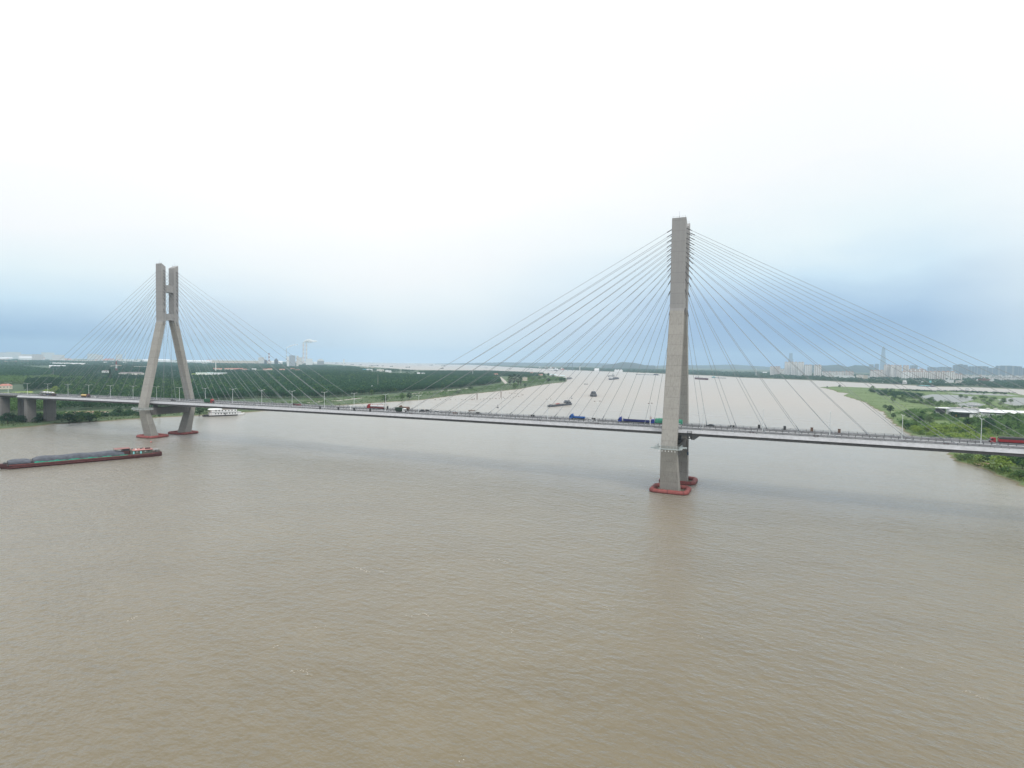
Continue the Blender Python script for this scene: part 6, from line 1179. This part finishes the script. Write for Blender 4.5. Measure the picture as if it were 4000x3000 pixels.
# woods that read as one mass
def outpond(P):
    k = np.ones(len(P), bool)
    for q in PONDS: k &= ~inpoly(q, P[:, 0], P[:, 1])
    for bx, by, r in BLD:                              # clearings round the houses
        d = np.array([CAM.x-bx, CAM.y-by]); d /= np.linalg.norm(d); q = P[:, :2]-np.array([bx, by]); t = np.clip(q@d, 0, 130); k &= np.hypot(q[:, 0]-t*d[0], q[:, 1]-t*d[1]) > r+5
    return P[k]
def wood(name, label, poly, spacing, h, r, mat, q, sz, hvar=.2, world=None, trunks=False, gaps=0.0):
    C0 = outpond(sample(poly, spacing, .5, 0, world)); n = len(C0)
    if gaps: 
        k = patchy(C0, gaps, max(25, spacing*3)); C0 = C0[k]; n = len(C0)
    hh = h*NR.uniform(1-hvar, 1+hvar, n); u = NR.normal(size=(n, q, 3)); u /= np.linalg.norm(u, axis=2)[:, :, None]; u[:, :, 2] = np.abs(u[:, :, 2])*1.3-.45
    P = np.empty((n, q, 3)); rr = r*NR.uniform(.8, 1.25, n)[:, None]; P[:, :, 0] = C0[:, 0, None]+u[:, :, 0]*rr; P[:, :, 1] = C0[:, 1, None]+u[:, :, 1]*rr; P[:, :, 2] = 1.4+hh[:, None]*(.45+.55*u[:, :, 2]*NR.uniform(.6, 1.05, (n, q)))
    V, Q = leaves(P.reshape(-1, 3), sz)
    if trunks:
        tv = []; tq = []; b = len(V)
        for i, (x, y) in enumerate(C0):
            a = NR.uniform(0, 3.1); c_, s_ = .16*math.cos(a), .16*math.sin(a); tv += [(x-c_, y-s_, 1), (x+c_, y+s_, 1), (x+c_*.7, y+s_*.7, hh[i]*.7), (x-c_*.7, y-s_*.7, hh[i]*.7), (x+s_, y-c_, 1), (x-s_, y+c_, 1), (x-s_*.7, y+c_*.7, hh[i]*.7), (x+s_*.7, y-c_*.7, hh[i]*.7)]; k = b+8*i; tq += [(k, k+1, k+2, k+3), (k+4, k+5, k+6, k+7)]
        V = np.concatenate([V, np.array(tv)]); Q = np.concatenate([Q, np.array(tq)])
    me = np_mesh(name, V, Q, MT[mat])
    if trunks: me.materials.append(MT['bark']); mi = np.zeros(len(Q), np.int32); mi[len(Q)-2*n:] = 1; me.polygons.foreach_set('material_index', mi)
    tag(link(name, me), label, 'woods', kind='stuff'); return n
near_edge = [(745, 1573), (900, 1564), (1000, 1559), (1150, 1560), (1300, 1555), (1400, 1546), (1500, 1540), (1600, 1533), (1700, 1526), (1800, 1518), (1900, 1505), (1955, 1497)]
wood('poplar_wood', 'dense dark green poplar plantation on the left bank behind the main span', near_edge+[(1950, 1484), (1800, 1478), (1700, 1475), (1500, 1467), (1400, 1461), (1250, 1455), (1130, 1456), (1000, 1458), (850, 1478), (760, 1483)], 8.2, 15, 3.6, 'leaf_poplar', 24, 1.3, .28)
wood('mixed_wood', 'taller lighter crowns standing out of the poplar plantation', near_edge+[(1950, 1484), (1800, 1478), (1700, 1475), (1500, 1467), (1400, 1461), (1250, 1455), (1130, 1456), (1000, 1458), (850, 1478), (760, 1483)], 26, 16.5, 5.2, 'leaf_mid', 46, 1.2, .15, gaps=.35)
off = [(u, v) for u, v in near_edge]
wood('wood_edge', 'front row of tall trees along the edge of the poplar plantation', off+[(u, v-2.5) for u, v in reversed(off)], 5.5, 16, 2.6, 'leaf_poplar', 60, .75, .18, trunks=True)
wood('mixed_wood', 'dark mixed wood on the left bank around the left tower', [(200, 1612), (300, 1606), (420, 1605), (480, 1608), (560, 1603), (650, 1598), (755, 1592), (765, 1492), (600, 1490), (560, 1496), (400, 1497), (235, 1500), (228, 1545)], 7.0, 13, 3.8, 'leaf_dark', 34, 1.0, .3)
wood('mixed_wood', 'lighter green trees scattered through the dark wood left of the left tower', [(230, 1600), (560, 1594), (735, 1573), (760, 1500), (600, 1500), (400, 1500), (240, 1510)], 16, 13.5, 4.0, 'leaf_mid', 60, .9, .3)
wood('hillside_wood', 'dark woods at the left edge beyond the bright field', [(-120, 1476), (60, 1478), (190, 1470), (205, 1452), (60, 1436), (-120, 1432)], 11, 15, 5, 'leaf_poplar', 22, 1.7, .25)
wood('tree_clump', 'dark tree mass behind the car carrier at left', [(96, 1532), (225, 1524), (240, 1504), (190, 1496), (105, 1500)], 7, 17, 4, 'leaf_dark', 50, 1.0, .25)
wood('tree_clump', 'grey-green low trees behind the pink flat-roofed house', [(-80, 1508), (95, 1505), (100, 1490), (-80, 1488)], 9, 8, 4, 'leaf_willow', 30, 1.0, .3)
wood('orchard', 'light green orchard left of the dark conifer', [(190, 1500), (400, 1497), (420, 1472), (300, 1464), (195, 1470)], 9, 6.5, 3.2, 'leaf_mid', 24, 1.1, .25)
wood('far_wood', 'trees scattered around the houses left of the left tower', [(240, 1502), (420, 1496), (600, 1494), (800, 1486), (1000, 1462), (1000, 1450), (760, 1448), (560, 1458), (400, 1452), (200, 1458)], 13, 10, 5, 'leaf_far', 20, 1.9, .35, gaps=.45)
wood('far_wood', 'trees round the pink flat-roofed house at the left edge', [(-100, 1500), (230, 1500), (230, 1478), (-100, 1474)], 11, 10, 4.5, 'leaf_mid', 24, 1.3, .35, gaps=.4)
wood('far_wood', 'belt of woods behind the orchard at left', [(200, 1456), (400, 1450), (560, 1456), (760, 1446), (760, 1436), (560, 1434), (200, 1434)], 12, 14, 5.5, 'leaf_poplar', 16, 2.2, .25)
wood('far_wood', 'belt of woods behind the red-roofed row', [(700, 1450), (960, 1444), (1250, 1452), (1420, 1460), (1470, 1448), (1380, 1436), (1250, 1430), (900, 1428), (700, 1430)], 13, 13, 6.5, 'leaf_far', 14, 2.6, .25, gaps=.2)
wood('far_wood', 'trees at the far end of the poplar plantation toward the island tip', [(1800, 1474), (1960, 1472), (2060, 1474), (2130, 1472), (2120, 1462), (1900, 1453), (1640, 1455), (1660, 1470)], 9, 11, 4.5, 'leaf_far', 22, 1.6, .3)
wood('far_wood', 'trees scattered along the island meadow', [(1400, 1452), (1650, 1462), (1800, 1460), (1640, 1450), (1460, 1440)], 22, 8, 5, 'leaf_far', 20, 2.0, .3, gaps=.65)
wood('far_wood', 'hazy woods across the left distance', [(-200, 1432), (200, 1430), (700, 1430), (1240, 1424), (1250, 1419), (700, 1412), (200, 1408), (-200, 1406)], 28, 12, 14, 'leaf_far', 12, 5.5, .3, gaps=.35)
wood('shore_scrub', 'scrub and young trees along the left water edge', [(-60, 1664), (200, 1648), (420, 1636), (560, 1628), (560, 1612), (430, 1616), (200, 1632), (-60, 1630)], 4.2, 4.0, 2.4, 'leaf_dark', 34, .6, .5, gaps=.25)
wood('shore_scrub', 'weedy green shrubs on the bank between the piers and the left tower', [(150, 1640), (430, 1628), (640, 1616), (760, 1606), (760, 1594), (600, 1600), (430, 1606), (150, 1622)], 5.5, 3.0, 2.2, 'leaf_mid', 26, .6, .5, gaps=.55)
wood('bank_wood', 'tall leafy trees behind the concrete piers at left', [(-200, 1640), (60, 1622), (150, 1612), (230, 1606), (235, 1560), (100, 1560), (-200, 1570)], 6.5, 11, 3.6, 'leaf_mid', 44, .85, .35)
wood('shore_scrub', 'scrub along the bank between the poplar plantation and the river', [(950, 1596), (1200, 1582), (1400, 1568), (1650, 1553), (1900, 1528), (2040, 1511), (2150, 1496), (2140, 1488), (1980, 1500), (1900, 1512), (1700, 1532), (1500, 1546), (1300, 1560), (1000, 1568)], 9, 2.6, 2.4, 'leaf_mid', 16, .7, .5, gaps=.5)
wood('island_wood', 'bushy light green trees covering the island tip', [(2040, 1497), (2150, 1491), (2200, 1489), (2205, 1478), (2130, 1472), (2060, 1472)], 8, 6, 3.6, 'leaf_mid', 30, .9, .35, gaps=.5)
ffw = [p for p in ff]; back = [p+(p-Vector((CAM.x, CAM.y, 0))).normalized()*170 for p in ffw]; front = [p+(p-Vector((CAM.x, CAM.y, 0))).normalized()*25 for p in ffw]
wood('far_shore_wood', 'green belt of trees along the far shore', None, 15, 12, 7, 'leaf_far', 14, 3.0, .35, world=front+back[::-1], gaps=.1)
back2 = [p+(p-Vector((CAM.x, CAM.y, 0))).normalized()*2600 for p in ffw[2:]]; fr2 = [p+(p-Vector((CAM.x, CAM.y, 0))).normalized()*170 for p in ffw[2:]]
wood('far_shore_wood', 'hazy scattered woods behind the far shore', None, 42, 13, 18, 'leaf_far', 12, 7, .35, world=fr2+back2[::-1], gaps=.5)
wood('city_park', 'green park trees in front of the right-hand district', [(3780, 1506), (3830, 1508), (4000, 1517), (4100, 1520), (4100, 1500), (3990, 1492), (3880, 1488), (3790, 1490)], 13, 13, 7, 'leaf_far', 18, 2.6, .3, gaps=.3)
for lb, poly, sp, h_, r_w, mt, q_, sz_, gp in [
 ('leafy thicket covering the shore side of the right spit', [(3480, 1626), (3560, 1606), (3690, 1606), (3720, 1640), (3800, 1655), (3870, 1690), (3880, 1735), (3640, 1735), (3560, 1690), (3512, 1655)], 5.5, 4.2, 3.0, 'leaf_mid', 34, .62, .42),
 ('bright yellow-green willow scrub above the bridge railing on the right spit', [(3580, 1690), (3640, 1672), (3760, 1668), (3860, 1686), (3880, 1735), (3660, 1735)], 5.0, 5.0, 3.0, 'leaf_bright', 40, .6, .3),
 ('dense trees around the exhibition hall on the right spit', [(3770, 1655), (3880, 1640), (4100, 1630), (4150, 1720), (3890, 1720), (3860, 1690)], 7, 8.5, 3.8, 'leaf_mid', 46, .8, .3),
 ('shrubs and willows round the ponds of the right spit', [(3500, 1556), (3600, 1558), (3680, 1572), (3740, 1580), (3850, 1592), (4080, 1595), (4080, 1620), (3960, 1608), (3700, 1596), (3520, 1572)], 9, 5, 3.8, 'leaf_willow', 34, .9, .55),
 ('dark shrub belt on the far part of the right spit', [(3390, 1528), (3480, 1530), (3600, 1545), (3640, 1556), (3560, 1560), (3440, 1548)], 9, 5.5, 4.2, 'leaf_dark', 34, .95, .35),
 ('scrub along the far rim of the right spit', [(3460, 1522), (3640, 1529.5), (3760, 1531), (3960, 1538.5), (3990, 1542), (3760, 1534), (3640, 1533), (3460, 1526)], 9, 4, 4, 'leaf_dark', 26, 1.0, .3),
 ('trees and reeds at the foot of the right spit under the deck', [(3760, 1790), (3870, 1790), (3900, 1812), (4000, 1840), (4120, 1870), (4120, 1760), (3760, 1762)], 6, 6, 3.2, 'leaf_mid', 60, .6, .35)]:
    wood('scrub', lb, poly, sp, h_, r_w, mt, q_, sz_, .45, gaps=gp)
def cover(name, label, poly, spacing, h, mat, sz, world=None, z=1.45, gaps=0, up=2.2):
    C0 = sample(poly, spacing, .5, z, world); n = len(C0)
    if gaps: k = patchy(C0, gaps, 9); C0 = C0[k]; n = len(C0)
    P = np.concatenate([C0, (z+h*NR.uniform(.1, .9, n))[:, None]], 1); P = outpond(P); V, Q = leaves(P, sz, up); tag(link(name, np_mesh(name, V, Q, MT[mat])), label, 'ground cover', kind='stuff')
cover('meadow_grass', 'rough grass and reeds covering the right spit', spit+spit_back, 3.0, .6, 'reed', .7, gaps=.75)
cover('meadow_grass', 'rough grass covering the left bank by the water', [(950, 1606), (1200, 1590), (1400, 1575), (1631, 1561), (1913, 1530), (2026, 1519), (2150, 1497), (2140, 1488), (1980, 1500), (1900, 1512), (1700, 1532), (1500, 1546), (1300, 1560), (1000, 1572)], 3.8, 1.0, 'weed', 1.0, gaps=.5)
cover('meadow_grass', 'grass and weeds at the foot of the piers on the left bank', [(-20, 1672), (200, 1654), (430, 1641), (640, 1627), (900, 1611), (960, 1600), (640, 1612), (430, 1618), (200, 1632), (-20, 1645)], 2.6, 1.3, 'weed', .7, gaps=.4, up=.6)
cover('reed_fringe', 'brownish reeds fringing the shore of the right spit under the deck', [(3726, 1775), (3729, 1788), (3762, 1806), (3818, 1818), (3862, 1832), (3905, 1856), (3952, 1871), (4010, 1890), (4060, 1870), (3960, 1850), (3900, 1835), (3830, 1808), (3770, 1790), (3745, 1775)], 1.1, 2.2, 'reed', .6, up=.15)
# ------------------------------------------------------------------ foam lines drifting on the water
rf = random.Random(21); mb = MB()
def foam(x, y, r):
    n = 6; mb.add([(x+r*rf.uniform(.5, 1)*math.cos(6.283*k/n)*1.6, y+r*rf.uniform(.5, 1)*math.sin(6.283*k/n), .012) for k in range(n)], [tuple(range(n))])
for (u0, v0, u1, v1, k, r) in [(1375, 2222, 1510, 2236, 60, .16), (1430, 2215, 1505, 2228, 30, .12), (1900, 2184, 1995, 2196, 60, .14), (1580, 2398, 1680, 2404, 40, .12), (1140, 2615, 1225, 2632, 50, .10), (505, 2425, 530, 2405, 34, .13), (2335, 2372, 2395, 2378, 26, .10), (3040, 2420, 3050, 2421, 10, .12), (1965, 2465, 2010, 2470, 22, .09), (1070, 2520, 1090, 2524, 10, .1), (3760, 2700, 3860, 2728, 40, .08), (2700, 2480, 2760, 2488, 22, .09), (2870, 2290, 2900, 2296, 16, .09), (1250, 2445, 1290, 2450, 18, .1), (1780, 2960, 1830, 2972, 20, .07), (3480, 2590, 3530, 2600, 16, .08), (2480, 1815, 2520, 1820, 16, .2), (2690, 1898, 2760, 1905, 40, .22), (2720, 1890, 2800, 1893, 30, .2), (655, 1706, 720, 1712, 30, .25), (770, 1694, 840, 1698, 30, .25), (420, 1806, 470, 1801, 30, .2), (90, 1850, 150, 1845, 30, .2), (620, 1785, 660, 1784, 26, .25), (0, 1842, 60, 1838, 40, .22)]:
    ph = rf.uniform(0, 6)
    for i in range(k//3):
        t = rf.random(); p = at(u0+(u1-u0)*t, v0+(v1-v0)*t); w_ = .9*math.sin(t*7+ph)+rf.gauss(0, .35); foam(p.x+rf.gauss(0, .35), p.y+w_, r*rf.uniform(.5, 1.5)*1.35)
for cx_, cy_ in ((0, -14.9), (0, 14.9), (S, -14.9), (S, 14.9)):
    for i in range(150):
        a = rf.uniform(0, 6.283); e = rf.uniform(1.0, 1.22)**1; q = (abs(math.cos(a))**4+abs(math.sin(a))**4)**-.25; foam(cx_+11.3*q*e*math.cos(a), cy_+10.3*q*e*math.sin(a), rf.uniform(.08, .28))
MT['foam'] = paint('river_foam', (.50, .47, .41), .9, .2)
tag(mb.build('foam', MT['foam']), 'thin pale foam streaks and flecks drifting on the brown river', 'foam', kind='stuff')
# ------------------------------------------------------------------ haze: one box of even air round everything
m = bpy.data.materials.new('haze_air'); m.use_nodes = True; t = m.node_tree; t.nodes.remove(t.nodes['Principled BSDF']); pv = t.nodes.new('ShaderNodeVolumePrincipled')
pv.inputs['Density'].default_value = 6.0e-5; pv.inputs['Color'].default_value = (.60, .81, 1.0, 1); pv.inputs['Anisotropy'].default_value = 0.0; t.links.new(pv.outputs[0], t.nodes['Material Output'].inputs['Volume'])
mb = MB(); mb.box(-19000, 19500, -19000, 19500, -4, 470); o = mb.build('haze', m); tag(o, kind='stuff'); o['label'] = 'pale blue haze filling the air toward the horizon'; o['category'] = 'haze'
